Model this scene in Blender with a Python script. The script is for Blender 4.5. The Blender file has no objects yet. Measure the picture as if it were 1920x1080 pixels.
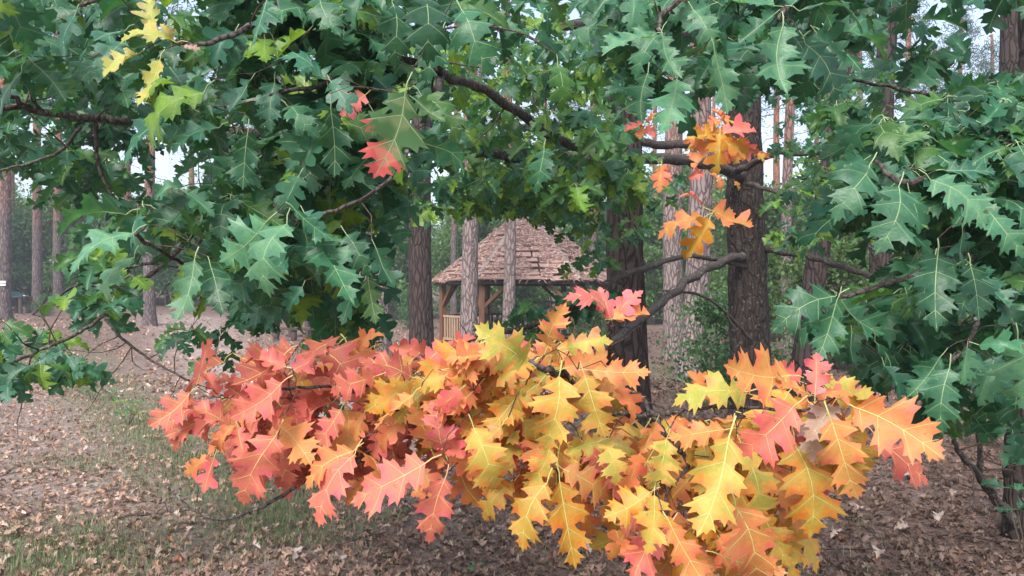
import bpy, math, random
import numpy as np
from mathutils import Vector, Matrix, noise as mnoise
from mathutils.geometry import delaunay_2d_cdt

random.seed(7); rng = np.random.default_rng(7)
R = math.radians
scene = bpy.context.scene
col = scene.collection

# ------------------------------------------------------------------ camera, light, exposure
CAM_H, FPX, HOR = 1.6, 1450.0, 552.0
HAZE = 0.0027
cam = bpy.data.cameras.new('camera'); camo = bpy.data.objects.new('camera', cam); col.objects.link(camo)
camo.location = (0, 0, CAM_H); camo.rotation_euler = (R(90), 0, 0)
cam.sensor_width = 36.0; cam.lens = 36.0 * FPX / 1920.0
cam.shift_y = (HOR - 540.0) / 1920.0
cam.clip_start = 0.05; cam.clip_end = 600
scene.camera = camo

SUN_EL, SUN_AZ = R(48), R(200)          # azimuth clockwise from +Y: the light comes from behind the camera
world = bpy.data.worlds.new('World'); scene.world = world; world.use_nodes = True
wn = world.node_tree.nodes; wl = world.node_tree.links
sky = wn.new('ShaderNodeTexSky'); sky.sky_type = 'NISHITA'; sky.sun_disc = False
sky.sun_elevation = SUN_EL; sky.sun_rotation = SUN_AZ; sky.dust_density = 3.0; sky.air_density = 1.0
hs = wn.new('ShaderNodeHueSaturation'); hs.inputs['Saturation'].default_value = 0.72
wl.new(sky.outputs[0], hs.inputs['Color']); wl.new(hs.outputs[0], wn['Background'].inputs[0])
wn['Background'].inputs[1].default_value = 0.14
sun = bpy.data.lights.new('sun', 'SUN'); suno = bpy.data.objects.new('sun', sun); col.objects.link(suno)
sun.energy = 1.5; sun.angle = R(22); sun.color = (1.0, 0.965, 0.93)
sd = Vector((math.sin(SUN_AZ) * math.cos(SUN_EL), math.cos(SUN_AZ) * math.cos(SUN_EL), math.sin(SUN_EL)))
suno.rotation_euler = (-sd).to_track_quat('-Z', 'Y').to_euler()
scene.view_settings.view_transform = 'Standard'; scene.view_settings.look = 'None'
scene.view_settings.gamma = 1.0; scene.view_settings.exposure = 1.5
scene.render.engine = 'CYCLES'
scene.cycles.use_denoising = True
scene.cycles.max_bounces = 6; scene.cycles.diffuse_bounces = 3; scene.cycles.transmission_bounces = 4
scene.cycles.transparent_max_bounces = 4; scene.cycles.glossy_bounces = 2

# ------------------------------------------------------------------ helpers
def at(px, py, D):
    return Vector(((px - 960.0) / FPX * D, D, CAM_H - (py - HOR) / FPX * D))
def sstep(a, b, x):
    t = min(1.0, max(0.0, (x - a) / (b - a))); return t * t * (3 - 2 * t)
def ground_z(x, y):
    z = 0.62 * sstep(-7, -17, x) * sstep(13, 28, y) + 0.20 * sstep(-7, -20, x) * sstep(28, 40, y)
    z += 0.5 * sstep(26, 70, y) + 1.2 * sstep(60, 130, y)
    z += 0.05 * mnoise.noise(Vector((x * .35, y * .35, 0))) * sstep(3, 8, y) + 0.018 * mnoise.noise(Vector((x * 1.7, y * 1.7, 5)))
    # shallow ruts of the old forest track on the open side
    d = (x + 2.2) * 0.80 + (y - 9.0) * 0.52
    z -= 0.07 * math.exp(-(d / 0.7) ** 2) * sstep(7, 11, y) * (1 - sstep(24, 34, y))
    return z
def gpt(px, D, up=0.0):
    x = (px - 960.0) / FPX * D
    return Vector((x, D, ground_z(x, D) + up))

class MB:
    def __init__(s): s.v = []; s.f = []; s.m = []
    def tube(s, pts, rad, n=8, mat=0, cap=True, jit=0.0, seed=0):
        pts = [Vector(p) for p in pts]; base = len(s.v); N = len(pts)
        ref = Vector((0, 0, 1)); d0 = (pts[1] - pts[0]).normalized()
        if abs(d0.dot(ref)) > 0.9: ref = Vector((1, 0, 0))
        u = d0.cross(ref).normalized()
        rnd = random.Random(seed)
        for i in range(N):
            t = (pts[min(N - 1, i + 1)] - pts[max(0, i - 1)]).normalized()
            u = (u - t * u.dot(t)).normalized(); w = t.cross(u)
            for k in range(n):
                a = 2 * math.pi * k / n
                r = rad[i] * (1 + jit * (rnd.random() - .5))
                s.v.append(tuple(pts[i] + (u * math.cos(a) + w * math.sin(a)) * r))
        for i in range(N - 1):
            for k in range(n):
                a = base + i * n + k; b = base + i * n + (k + 1) % n
                s.f.append((a, b, b + n, a + n)); s.m.append(mat)
        if cap:
            s.f.append(tuple(base + k for k in reversed(range(n)))); s.m.append(mat)
            s.f.append(tuple(base + (N - 1) * n + k for k in range(n))); s.m.append(mat)
        return s
    def box(s, c, size, rot=None, mat=0, jit=0.0):
        b = len(s.v); c = Vector(c)
        for z in (-.5, .5):
            for y in (-.5, .5):
                for x in (-.5, .5):
                    p = Vector((x * size[0], y * size[1], z * size[2]))
                    if jit: p += Vector((random.uniform(-jit, jit), random.uniform(-jit, jit), random.uniform(-jit, jit)))
                    if rot is not None: p = rot @ p
                    s.v.append(tuple(p + c))
        for q in ((0, 2, 3, 1), (4, 5, 7, 6), (0, 1, 5, 4), (2, 6, 7, 3), (0, 4, 6, 2), (1, 3, 7, 5)):
            s.f.append(tuple(b + i for i in q)); s.m.append(mat)
        return s
    def bar(s, p, q, w, h, mat=0, up=(0, 0, 1)):
        p = Vector(p); q = Vector(q); y = (q - p).normalized(); up = Vector(up)
        x = y.cross(up).normalized(); z = x.cross(y)
        rot = Matrix((x, y, z)).transposed()
        return s.box((p + q) / 2, (w, (q - p).length, h), rot, mat)
    def prism(s, poly, y0, y1, mat=0):          # poly in XZ extruded along Y
        b = len(s.v); n = len(poly)
        for y in (y0, y1):
            for (x, z) in poly: s.v.append((x, y, z))
        s.f.append(tuple(b + i for i in range(n))); s.m.append(mat)
        s.f.append(tuple(b + n + i for i in reversed(range(n)))); s.m.append(mat)
        for i in range(n):
            j = (i + 1) % n
            s.f.append((b + i, b + n + i, b + n + j, b + j)); s.m.append(mat)
        return s
    def mesh(s, name, mats, smooth=False):
        me = bpy.data.meshes.new(name); me.from_pydata(s.v, [], s.f)
        for m in (mats if isinstance(mats, (list, tuple)) else [mats]): me.materials.append(m)
        if any(s.m): me.polygons.foreach_set('material_index', s.m)
        if smooth: me.polygons.foreach_set('use_smooth', [True] * len(s.f))
        me.update(); return me
    def build(s, name, mats, parent=None, smooth=False, bevel=0.0):
        o = bpy.data.objects.new(name, s.mesh(name, mats, smooth)); col.objects.link(o)
        if parent is not None: attach(o, parent)
        if bevel:
            md = o.modifiers.new('bevel', 'BEVEL'); md.width = bevel; md.segments = 2; md.limit_method = 'ANGLE'
        return o
WORLD = {}
def attach(o, parent):
    o.parent = parent
    w = WORLD.get(parent.name)
    if w is not None: o.matrix_parent_inverse = w.inverted()
def thing(name, label, cat, loc=(0, 0, 0), group=None, local=False, rz=0.0):
    """an Empty at the thing's base; parts are given in world coordinates unless local"""
    o = bpy.data.objects.new(name, None); col.objects.link(o); o.location = loc; o.rotation_euler = (0, 0, rz)
    o.empty_display_size = .2
    tag(o, label, cat, group)
    if not local: WORLD[o.name] = Matrix.Translation(Vector(loc))
    return o
def tag(o, label=None, cat=None, group=None, kind=None):
    if label: o['label'] = label
    if cat: o['category'] = cat
    if group: o['group'] = group
    if kind: o['kind'] = kind
    return o
def np_mesh(name, V, F, mats, attrs=None, smooth=False, matidx=None):
    V = np.asarray(V, dtype=np.float32); F = np.asarray(F, dtype=np.int32); k = F.shape[1]
    me = bpy.data.meshes.new(name); me.vertices.add(len(V)); me.vertices.foreach_set('co', V.ravel())
    me.loops.add(F.size); me.loops.foreach_set('vertex_index', F.ravel())
    me.polygons.add(len(F)); me.polygons.foreach_set('loop_start', np.arange(0, F.size, k, dtype=np.int32))
    me.polygons.foreach_set('loop_total', np.full(len(F), k, dtype=np.int32))
    for m in (mats if isinstance(mats, (list, tuple)) else [mats]): me.materials.append(m)
    if matidx is not None: me.polygons.foreach_set('material_index', np.asarray(matidx, dtype=np.int32))
    for an, (ty, arr) in (attrs or {}).items():
        a = me.attributes.new(an, ty, 'POINT')
        a.data.foreach_set('color' if ty == 'FLOAT_COLOR' else 'vector' if ty == 'FLOAT_VECTOR' else 'value', np.asarray(arr, dtype=np.float32).ravel())
    me.update(calc_edges=True); me.validate()
    if smooth: me.polygons.foreach_set('use_smooth', np.ones(len(me.polygons), dtype=bool))
    return me
def link_mesh(name, me, parent=None):
    o = bpy.data.objects.new(name, me); col.objects.link(o)
    if parent is not None: attach(o, parent)
    return o

# ------------------------------------------------------------------ materials
class NT:
    def __init__(s, name):
        s.m = bpy.data.materials.new(name); s.m.use_nodes = True
        s.t = s.m.node_tree; s.n = s.t.nodes; s.b = s.n['Principled BSDF']; s.out = s.n['Material Output']
    def new(s, ty, **kw):
        n = s.n.new(ty)
        for k, v in kw.items(): setattr(n, k, v)
        return n
    def link(s, a, b): s.t.links.new(a, b)
    def val(s, sock, v):
        if isinstance(v, bpy.types.NodeSocket): s.link(v, sock)
        else: sock.default_value = v
    def math(s, op, a, b=0.0, clamp=False):
        n = s.new('ShaderNodeMath', operation=op, use_clamp=clamp); s.val(n.inputs[0], a); s.val(n.inputs[1], b); return n.outputs[0]
    def mix(s, f, a, b, mode='MIX'):
        n = s.new('ShaderNodeMix', data_type='RGBA', blend_type=mode); n.clamp_factor = True
        s.val(n.inputs[0], f)
        for sk, v in ((n.inputs[6], a), (n.inputs[7], b)):
            if isinstance(v, tuple) and len(v) == 3: v = v + (1,)
            s.val(sk, v)
        return n.outputs[2]
    def noise(s, vec, scale, detail=4, rough=.6, dist=0.0):
        n = s.new('ShaderNodeTexNoise'); n.inputs['Scale'].default_value = scale; n.inputs['Detail'].default_value = detail
        n.inputs['Roughness'].default_value = rough; n.inputs['Distortion'].default_value = dist
        if vec is not None: s.link(vec, n.inputs['Vector'])
        return n.outputs[0]
    def vor(s, vec, scale, feature='F1', out='Distance', rnd=1.0):
        n = s.new('ShaderNodeTexVoronoi', feature=feature); n.inputs['Scale'].default_value = scale
        n.inputs['Randomness'].default_value = rnd
        if vec is not None: s.link(vec, n.inputs['Vector'])
        return n.outputs[out]
    def ramp(s, f, stops):
        n = s.new('ShaderNodeValToRGB'); e = n.color_ramp.elements
        while len(e) < len(stops): e.new(0.5)
        for i, (p, c) in enumerate(stops):
            e[i].position = p; e[i].color = c if len(c) == 4 else tuple(c) + (1,)
        s.link(f, n.inputs[0]); return n.outputs[0]
    def mapping(s, vec, scale=(1, 1, 1), loc=(0, 0, 0)):
        n = s.new('ShaderNodeMapping'); n.inputs['Scale'].default_value = scale; n.inputs['Location'].default_value = loc
        s.link(vec, n.inputs['Vector']); return n.outputs[0]
    def pos(s): return s.new('ShaderNodeNewGeometry').outputs['Position']
    def obj(s): return s.new('ShaderNodeTexCoord').outputs['Object']
    def attr(s, name, out='Fac'):
        n = s.new('ShaderNodeAttribute'); n.attribute_name = name; return n.outputs[out]
    def bump(s, h, strength, dist, normal=None):
        n = s.new('ShaderNodeBump'); n.inputs['Strength'].default_value = strength; n.inputs['Distance'].default_value = dist
        s.link(h, n.inputs['Height'])
        if normal is not None: s.link(normal, n.inputs['Normal'])
        s.link(n.outputs[0], s.b.inputs['Normal']); return n.outputs[0]
    def base(s, c, rough=.8, spec=.3):
        s.val(s.b.inputs['Base Color'], c if not (isinstance(c, tuple) and len(c) == 3) else c + (1,))
        s.val(s.b.inputs['Roughness'], rough); s.val(s.b.inputs['Specular IOR Level'], spec); return s

def mat_leaf(name, source, autumn, trans=.34):
    t = NT(name)
    if source == 'object':
        oi = t.new('ShaderNodeObjectInfo'); c = oi.outputs['Color']; a = oi.outputs['Alpha']
    else:
        n = t.new('ShaderNodeAttribute'); n.attribute_name = 'lc'; c = n.outputs['Color']; a = n.outputs['Alpha']
    e = t.attr('edge'); p = t.pos()
    n1 = t.noise(p, 16, 3, .6); n2 = t.noise(p, 55, 3, .6); n3 = t.noise(p, 140, 2, .5)
    var = t.math('ADD', t.math('MULTIPLY', n1, .55), t.math('MULTIPLY', n2, .3))
    var = t.math('ADD', var, .58)
    fl = t.attr('flat', 'Vector'); net = t.vor(t.mapping(fl, (13, 17, 1)), 1.0, 'DISTANCE_TO_EDGE'); netf = t.ramp(net, [(.0, (1, 1, 1)), (.10, (0, 0, 0))])
    comb = t.new('ShaderNodeCombineColor')
    for i in range(3): t.link(var, comb.inputs[i])
    if autumn:
        z = t.math('ADD', e, t.math('MULTIPLY', t.math('SUBTRACT', n1, .5), 1.3))
        red = t.mix(1.0, c, (1.0, .62, 1.25), 'MULTIPLY')
        k = t.mix(t.ramp(z, [(.35, (0, 0, 0)), (.95, (.85, .85, .85))]), c, red)
        gz = t.math('ADD', e, t.math('MULTIPLY', t.math('SUBTRACT', n2, .5), .5))
        gf = t.math('MULTIPLY', t.ramp(gz, [(.02, (1, 1, 1)), (.40, (0, 0, 0))]), a)
        k = t.mix(gf, k, (.34, .36, .07))
        yz = t.noise(t.mapping(p, (1, 1, 1), (5, 2, 9)), 22, 3, .6)
        k = t.mix(t.math('MULTIPLY', t.ramp(yz, [(.5, (0, 0, 0)), (.68, (1, 1, 1))]), t.math('ADD', t.math('MULTIPLY', a, .5), .06)), k, (.68, .37, .09))
        k = t.mix(1.0, k, comb.outputs[0], 'MULTIPLY')
        spot = t.ramp(t.noise(t.mapping(p, (1, 1, 1), (1, 7, 3)), 62, 2, .7), [(.70, (0, 0, 0)), (.735, (1, 1, 1))])
        k = t.mix(t.math('MULTIPLY', spot, .55), k, (.14, .06, .035))
        bl = t.math('MULTIPLY', t.noise(t.mapping(p, (1, 1, 1), (3, 3, 1)), 34, 4, .7), t.math('ADD', t.math('MULTIPLY', e, .35), .75))
        k = t.mix(t.math('MULTIPLY', t.ramp(bl, [(.60, (0, 0, 0)), (.70, (1, 1, 1))]), .5), k, (.20, .075, .03))
        k = t.mix(t.math('MULTIPLY', netf, .22), k, t.mix(1.0, k, (1.25, 1.35, 1.1), 'MULTIPLY'))
    else:
        k = t.mix(1.0, c, comb.outputs[0], 'MULTIPLY')
        pale = t.mix(1.0, k, (1.9, 1.5, 1.35), 'MULTIPLY')
        k = t.mix(t.ramp(e, [(.0, (.55, .55, .55)), (.28, (0, 0, 0))]), k, pale)
        k = t.mix(t.math('MULTIPLY', netf, .3), k, t.mix(1.0, k, (1.7, 1.5, 1.3), 'MULTIPLY'))
        spot = t.ramp(t.noise(p, 75, 2, .7), [(.74, (0, 0, 0)), (.77, (1, 1, 1))])
        k = t.mix(t.math('MULTIPLY', spot, .4), k, (.12, .09, .03))
    geo = t.new('ShaderNodeNewGeometry')
    under = t.mix(1.0, k, (1.2, 1.15, 1.2) if not autumn else (.95, .95, .9), 'MULTIPLY')
    k2 = t.mix(geo.outputs['Backfacing'], k, under)
    t.base(k2, .42 if not autumn else .5, .33 if not autumn else .28)
    rr = t.math('ADD', t.math('MULTIPLY', n2, .25), .27 if not autumn else .36); t.link(rr, t.b.inputs['Roughness'])
    t.bump(t.math('ADD', t.math('MULTIPLY', net, .55), t.math('MULTIPLY', n2, .8)), .4, .004)
    tr = t.new('ShaderNodeBsdfTranslucent')
    tc = t.mix(1.0, k, (1.9, 1.7, .75) if not autumn else (1.1, 1.0, .8), 'MULTIPLY'); t.link(tc, tr.inputs['Color'])
    ms = t.new('ShaderNodeMixShader'); ms.inputs[0].default_value = trans
    t.link(t.b.outputs[0], ms.inputs[1]); t.link(tr.outputs[0], ms.inputs[2]); t.link(ms.outputs[0], t.out.inputs[0])
    return t.m

def mat_redtip(name):
    t = NT(name); p = t.obj(); e = t.attr('edge')
    oi = t.new('ShaderNodeObjectInfo')
    sep = t.new('ShaderNodeSeparateXYZ'); t.link(p, sep.inputs[0])
    z = t.math('ADD', sep.outputs[1], t.math('MULTIPLY', t.math('SUBTRACT', t.noise(p, 5, 4, .6), .5), .55))
    z = t.math('ADD', z, t.math('MULTIPLY', sep.outputs[0], .45))
    k = t.mix(t.ramp(z, [(.80, (0, 0, 0)), (.87, (1, 1, 1))]), oi.outputs['Color'], (.50, .085, .085))
    k = t.mix(t.ramp(e, [(.0, (.25, .25, .25)), (.12, (0, 0, 0))]), k, (.4, .38, .2))
    t.base(k, .45, .35)
    tr = t.new('ShaderNodeBsdfTranslucent'); t.link(t.mix(1.0, k, (1.5, 1.4, .9), 'MULTIPLY'), tr.inputs['Color'])
    ms = t.new('ShaderNodeMixShader'); ms.inputs[0].default_value = .34
    t.link(t.b.outputs[0], ms.inputs[1]); t.link(tr.outputs[0], ms.inputs[2]); t.link(ms.outputs[0], t.out.inputs[0])
    return t.m

def mat_bark(name, dark, light, scale=(14, 14, 4.5), strength=.9, orange=False, lichen=0.0, cells=1.0):
    t = NT(name); p = t.pos()
    pd = t.new('ShaderNodeVectorMath', operation='ADD'); t.link(p, pd.inputs[0])
    nz = t.new('ShaderNodeTexNoise'); nz.inputs['Scale'].default_value = 5; t.link(p, nz.inputs['Vector'])
    sc = t.new('ShaderNodeVectorMath', operation='SCALE'); t.link(nz.outputs['Color'], sc.inputs[0]); sc.inputs['Scale'].default_value = .09
    t.link(sc.outputs[0], pd.inputs[1])
    mp = t.mapping(pd.outputs[0], scale)
    crack = t.vor(mp, 1.0 * cells, 'DISTANCE_TO_EDGE')
    cf = t.ramp(crack, [(.0, (0, 0, 0)), (.17, (1, 1, 1))])
    fine = t.noise(t.mapping(p, (40, 40, 12)), 1.0, 5, .7)
    big = t.noise(t.mapping(p, (3, 3, 1.2)), 1.0, 3, .6)
    k = t.mix(t.math('MULTIPLY', t.math('ADD', fine, big), .55), dark, light)
    if orange:
        sep = t.new('ShaderNodeSeparateXYZ'); t.link(p, sep.inputs[0])
        h = t.math('ADD', sep.outputs[2], t.math('MULTIPLY', big, 3.0))
        k = t.mix(t.ramp(t.math('MULTIPLY', h, .1), [(.55, (0, 0, 0)), (.95, (.85, .85, .85))]), k, (.36, .155, .085))
    k = t.mix(cf, t.mix(1.0, k, (.42, .40, .40), 'MULTIPLY'), k)
    if lichen:
        l = t.ramp(t.noise(p, 26, 4, .65), [(.58, (0, 0, 0)), (.68, (lichen, lichen, lichen))]); k = t.mix(l, k, (.27, .30, .25))
    t.base(k, .9, .15)
    hgt = t.math('ADD', t.math('MULTIPLY', cf, 1.0), t.math('MULTIPLY', fine, .5))
    t.bump(hgt, strength, .03)
    return t.m

def mat_plain(name, c, rough=.7, spec=.3, vary=.35, scale=6, metal=0.0, stretch=(1, 1, 1)):
    t = NT(name); n = t.noise(t.mapping(t.pos(), stretch), scale, 5, .65)
    lo = tuple(x * (1 - vary) for x in c); hi = tuple(min(1, x * (1 + vary)) for x in c)
    t.base(t.mix(t.ramp(n, [(.3, (0, 0, 0)), (.7, (1, 1, 1))]), lo, hi), rough, spec)
    t.b.inputs['Metallic'].default_value = metal
    if rough > .5: t.bump(n, .3, .01)
    return t.m

def mat_ground():
    t = NT('forest_floor'); p = t.pos()
    g = t.attr('grass'); s = t.attr('sand')
    n0 = t.noise(p, .8, 5, .6); n1 = t.noise(p, 5, 6, .7); n2 = t.noise(p, 28, 5, .75)
    needles = t.noise(t.mapping(p, (60, 18, 20)), 1.0, 4, .7, 1.5)
    vc = t.new('ShaderNodeTexVoronoi'); vc.inputs['Scale'].default_value = 21; t.link(p, vc.inputs['Vector'])
    sepc = t.new('ShaderNodeSeparateColor'); t.link(vc.outputs['Color'], sepc.inputs[0])
    lit = t.ramp(sepc.outputs[0], [(0, (.09, .062, .05)), (.35, (.18, .12, .095)), (.7, (.27, .19, .155)), (1, (.42, .33, .28))])
    k = t.mix(.55, lit, t.ramp(needles, [(.3, (.09, .058, .045)), (.55, (.21, .135, .105)), (.8, (.34, .25, .2))]))
    k = t.mix(t.math('MULTIPLY', t.ramp(n0, [(.35, (0, 0, 0)), (.65, (1, 1, 1))]), .4), k, (.36, .265, .225))
    k = t.mix(t.math('MULTIPLY', s, t.ramp(n1, [(.3, (.25, .25, .25)), (.65, (1, 1, 1))])), k, (.52, .42, .38))
    gf = t.math('MULTIPLY', g, t.ramp(t.math('ADD', t.math('MULTIPLY', n1, .6), t.math('MULTIPLY', n2, .4)), [(.38, (0, 0, 0)), (.6, (1, 1, 1))]))
    k = t.mix(t.math('MULTIPLY', gf, .8), k, (.12, .15, .06))
    k = t.mix(1.0, k, t.ramp(t.math('ADD', t.math('MULTIPLY', n2, .5), t.math('MULTIPLY', n1, .5)), [(.32, (.5, .48, .48)), (.62, (1.0, 1.0, 1.0))]), 'MULTIPLY')
    t.base(k, .95, .1)
    t.bump(t.math('ADD', t.math('ADD', n2, t.math('MULTIPLY', needles, .7)), t.math('MULTIPLY', vc.outputs['Distance'], .6)), .9, .03)
    return t.m

def mat_attr(name, rough=.8, trans=0.0, spec=.2):
    t = NT(name); n = t.new('ShaderNodeAttribute'); n.attribute_name = 'lc'
    c = t.mix(1.0, n.outputs['Color'], t.ramp(t.noise(t.pos(), 30, 3, .6), [(.25, (.75, .75, .75)), (.75, (1, 1, 1))]), 'MULTIPLY')
    t.base(c, rough, spec)
    if trans:
        tr = t.new('ShaderNodeBsdfTranslucent'); t.link(t.mix(1.0, c, (1.5, 1.5, .8), 'MULTIPLY'), tr.inputs['Color'])
        ms = t.new('ShaderNodeMixShader'); ms.inputs[0].default_value = trans
        t.link(t.b.outputs[0], ms.inputs[1]); t.link(tr.outputs[0], ms.inputs[2]); t.link(ms.outputs[0], t.out.inputs[0])
    return t.m

M = {}
M['leaf_g'] = mat_leaf('oak_leaf_green', 'object', False)
M['leaf_a'] = mat_leaf('oak_leaf_autumn', 'object', True)
M['fol_g'] = mat_leaf('oak_foliage_green', 'attr', False)
M['fol_a'] = mat_leaf('oak_foliage_autumn', 'attr', True)
M['leaf_rt'] = mat_redtip('oak_leaf_red_tip')
M['vein_g'] = mat_plain('leaf_vein_green', (.24, .33, .17), .5, .3, .15, 30)
M['vein_a'] = mat_plain('leaf_vein_autumn', (.47, .43, .15), .5, .3, .2, 30)
M['vein_r'] = mat_plain('leaf_vein_red', (.66, .36, .17), .5, .3, .2, 30)
M['bark_oak'] = mat_bark('bark_oak', (.024, .018, .016), (.062, .047, .042), (22, 22, 5), .55, lichen=.35)
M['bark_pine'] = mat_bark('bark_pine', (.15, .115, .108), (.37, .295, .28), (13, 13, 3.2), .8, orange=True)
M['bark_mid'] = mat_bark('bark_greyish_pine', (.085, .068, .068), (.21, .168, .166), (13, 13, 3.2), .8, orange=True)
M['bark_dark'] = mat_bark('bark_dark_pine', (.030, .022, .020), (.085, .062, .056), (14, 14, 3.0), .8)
M['branch'] = mat_bark('branch_bark', (.045, .037, .034), (.125, .105, .095), (40, 40, 25), .4, lichen=.6)
M['twig'] = mat_bark('twig_bark', (.05, .032, .026), (.12, .08, .068), (60, 60, 60), .2)
M['stem'] = mat_plain('thin_stem', (.10, .075, .06), .85, .2)
M['und'] = mat_attr('understory_leaves', .5, .35, .35)
M['needle'] = mat_attr('pine_needles', .6, .1, .25)
M['litter'] = mat_attr('fallen_leaf_litter', .75, .12, .25)
M['grass'] = mat_attr('grass_blades', .6, .25, .25)
M['ground'] = mat_ground()
M['wood'] = mat_plain('brown_timber', (.15, .07, .042), .7, .3, .35, 4, stretch=(8, 8, 1))
M['wood_pale'] = mat_plain('pale_timber', (.38, .26, .17), .75, .25, .25, 4, stretch=(9, 9, 1))
M['wood_dark'] = mat_plain('weathered_dark_timber', (.075, .055, .047), .85, .2, .4, 5, stretch=(8, 8, 1))
M['wood_grey'] = mat_plain('weathered_grey_board', (.24, .20, .18), .85, .2, .3, 7, stretch=(2, 2, 2))
M['roof'] = mat_plain('needle_covered_board', (.36, .235, .20), .95, .1, .5, 22, stretch=(1, 3, 3))
M['paint_white'] = mat_plain('white_trail_paint', (.78, .78, .76), .6, .3, .06, 20)

# ------------------------------------------------------------------ ground
def polyline_dist(x, y, pl):
    best = 1e9
    for (ax, ay), (bx, by) in zip(pl[:-1], pl[1:]):
        dx, dy = bx - ax, by - ay
        t = max(0, min(1, ((x - ax) * dx + (y - ay) * dy) / (dx * dx + dy * dy)))
        best = min(best, math.hypot(x - ax - t * dx, y - ay - t * dy))
    return best
GRASS_LINE = [(-13.5, 22.0), (-8.3, 15.0), (-4.9, 10.2), (-3.2, 7.6), (-2.1, 6.2), (-1.6, 5.4)]
SAND_LINE = [(-14, 34), (-9.5, 24), (-6.2, 17), (-4.0, 12.5), (-2.0, 9.5)]
def grass_w(x, y):
    w = math.exp(-(polyline_dist(x, y, GRASS_LINE) / (.36 + .028 * y)) ** 2)
    w = max(w, .75 * math.exp(-(((x + 2.9) / .8) ** 2 + ((y - 4.6) / .9) ** 2)))
    w = max(w, .6 * math.exp(-(((x + 4.0) / .55) ** 2 + ((y - 7.4) / .5) ** 2)))
    w = max(w, .5 * math.exp(-(((x - 3.5) / 1.2) ** 2 + ((y - 16) / 2.5) ** 2)))
    return w
def sand_pale_w(x, y):
    return max(math.exp(-(polyline_dist(x, y, SAND_LINE) / (.5 + .035 * y)) ** 2), .75 * sstep(0.5, -2.5, x) * (1 - sstep(12, 22, y)))  # sandy track, plus paler ground across the whole left foreground
def axis(a, b, lo, hi, fine, coarse):
    out = [a]
    while out[-1] < b:
        c = out[-1]; inside = lo <= c <= hi
        d = 0 if inside else min(abs(c - lo), abs(c - hi))
        out.append(c + (fine if inside else min(coarse, fine + d * .12)))
    return out
xs = axis(-260, 260, -7, 7, .13, 14); ys = axis(-40, 330, 3, 15, .13, 14)
V = []; gw = []; sw = []
for y in ys:
    for x in xs:
        V.append((x, y, ground_z(x, y))); near = abs(x) < 30 and 0 < y < 45
        gw.append(grass_w(x, y) if near else 0.15); sw.append(sand_pale_w(x, y) if near else 0.0)
nx = len(xs); ii = np.arange((len(ys) - 1) * (nx - 1)); r_ = ii // (nx - 1); c_ = ii % (nx - 1); a0 = r_ * nx + c_
F = np.stack([a0, a0 + 1, a0 + nx + 1, a0 + nx], 1)
me = np_mesh('ground', V, F, M['ground'], {'grass': ('FLOAT', gw), 'sand': ('FLOAT', sw)}, smooth=True)
tag(link_mesh('ground', me), 'brown forest floor of needles and fallen leaves', None, None, 'structure')

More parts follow.
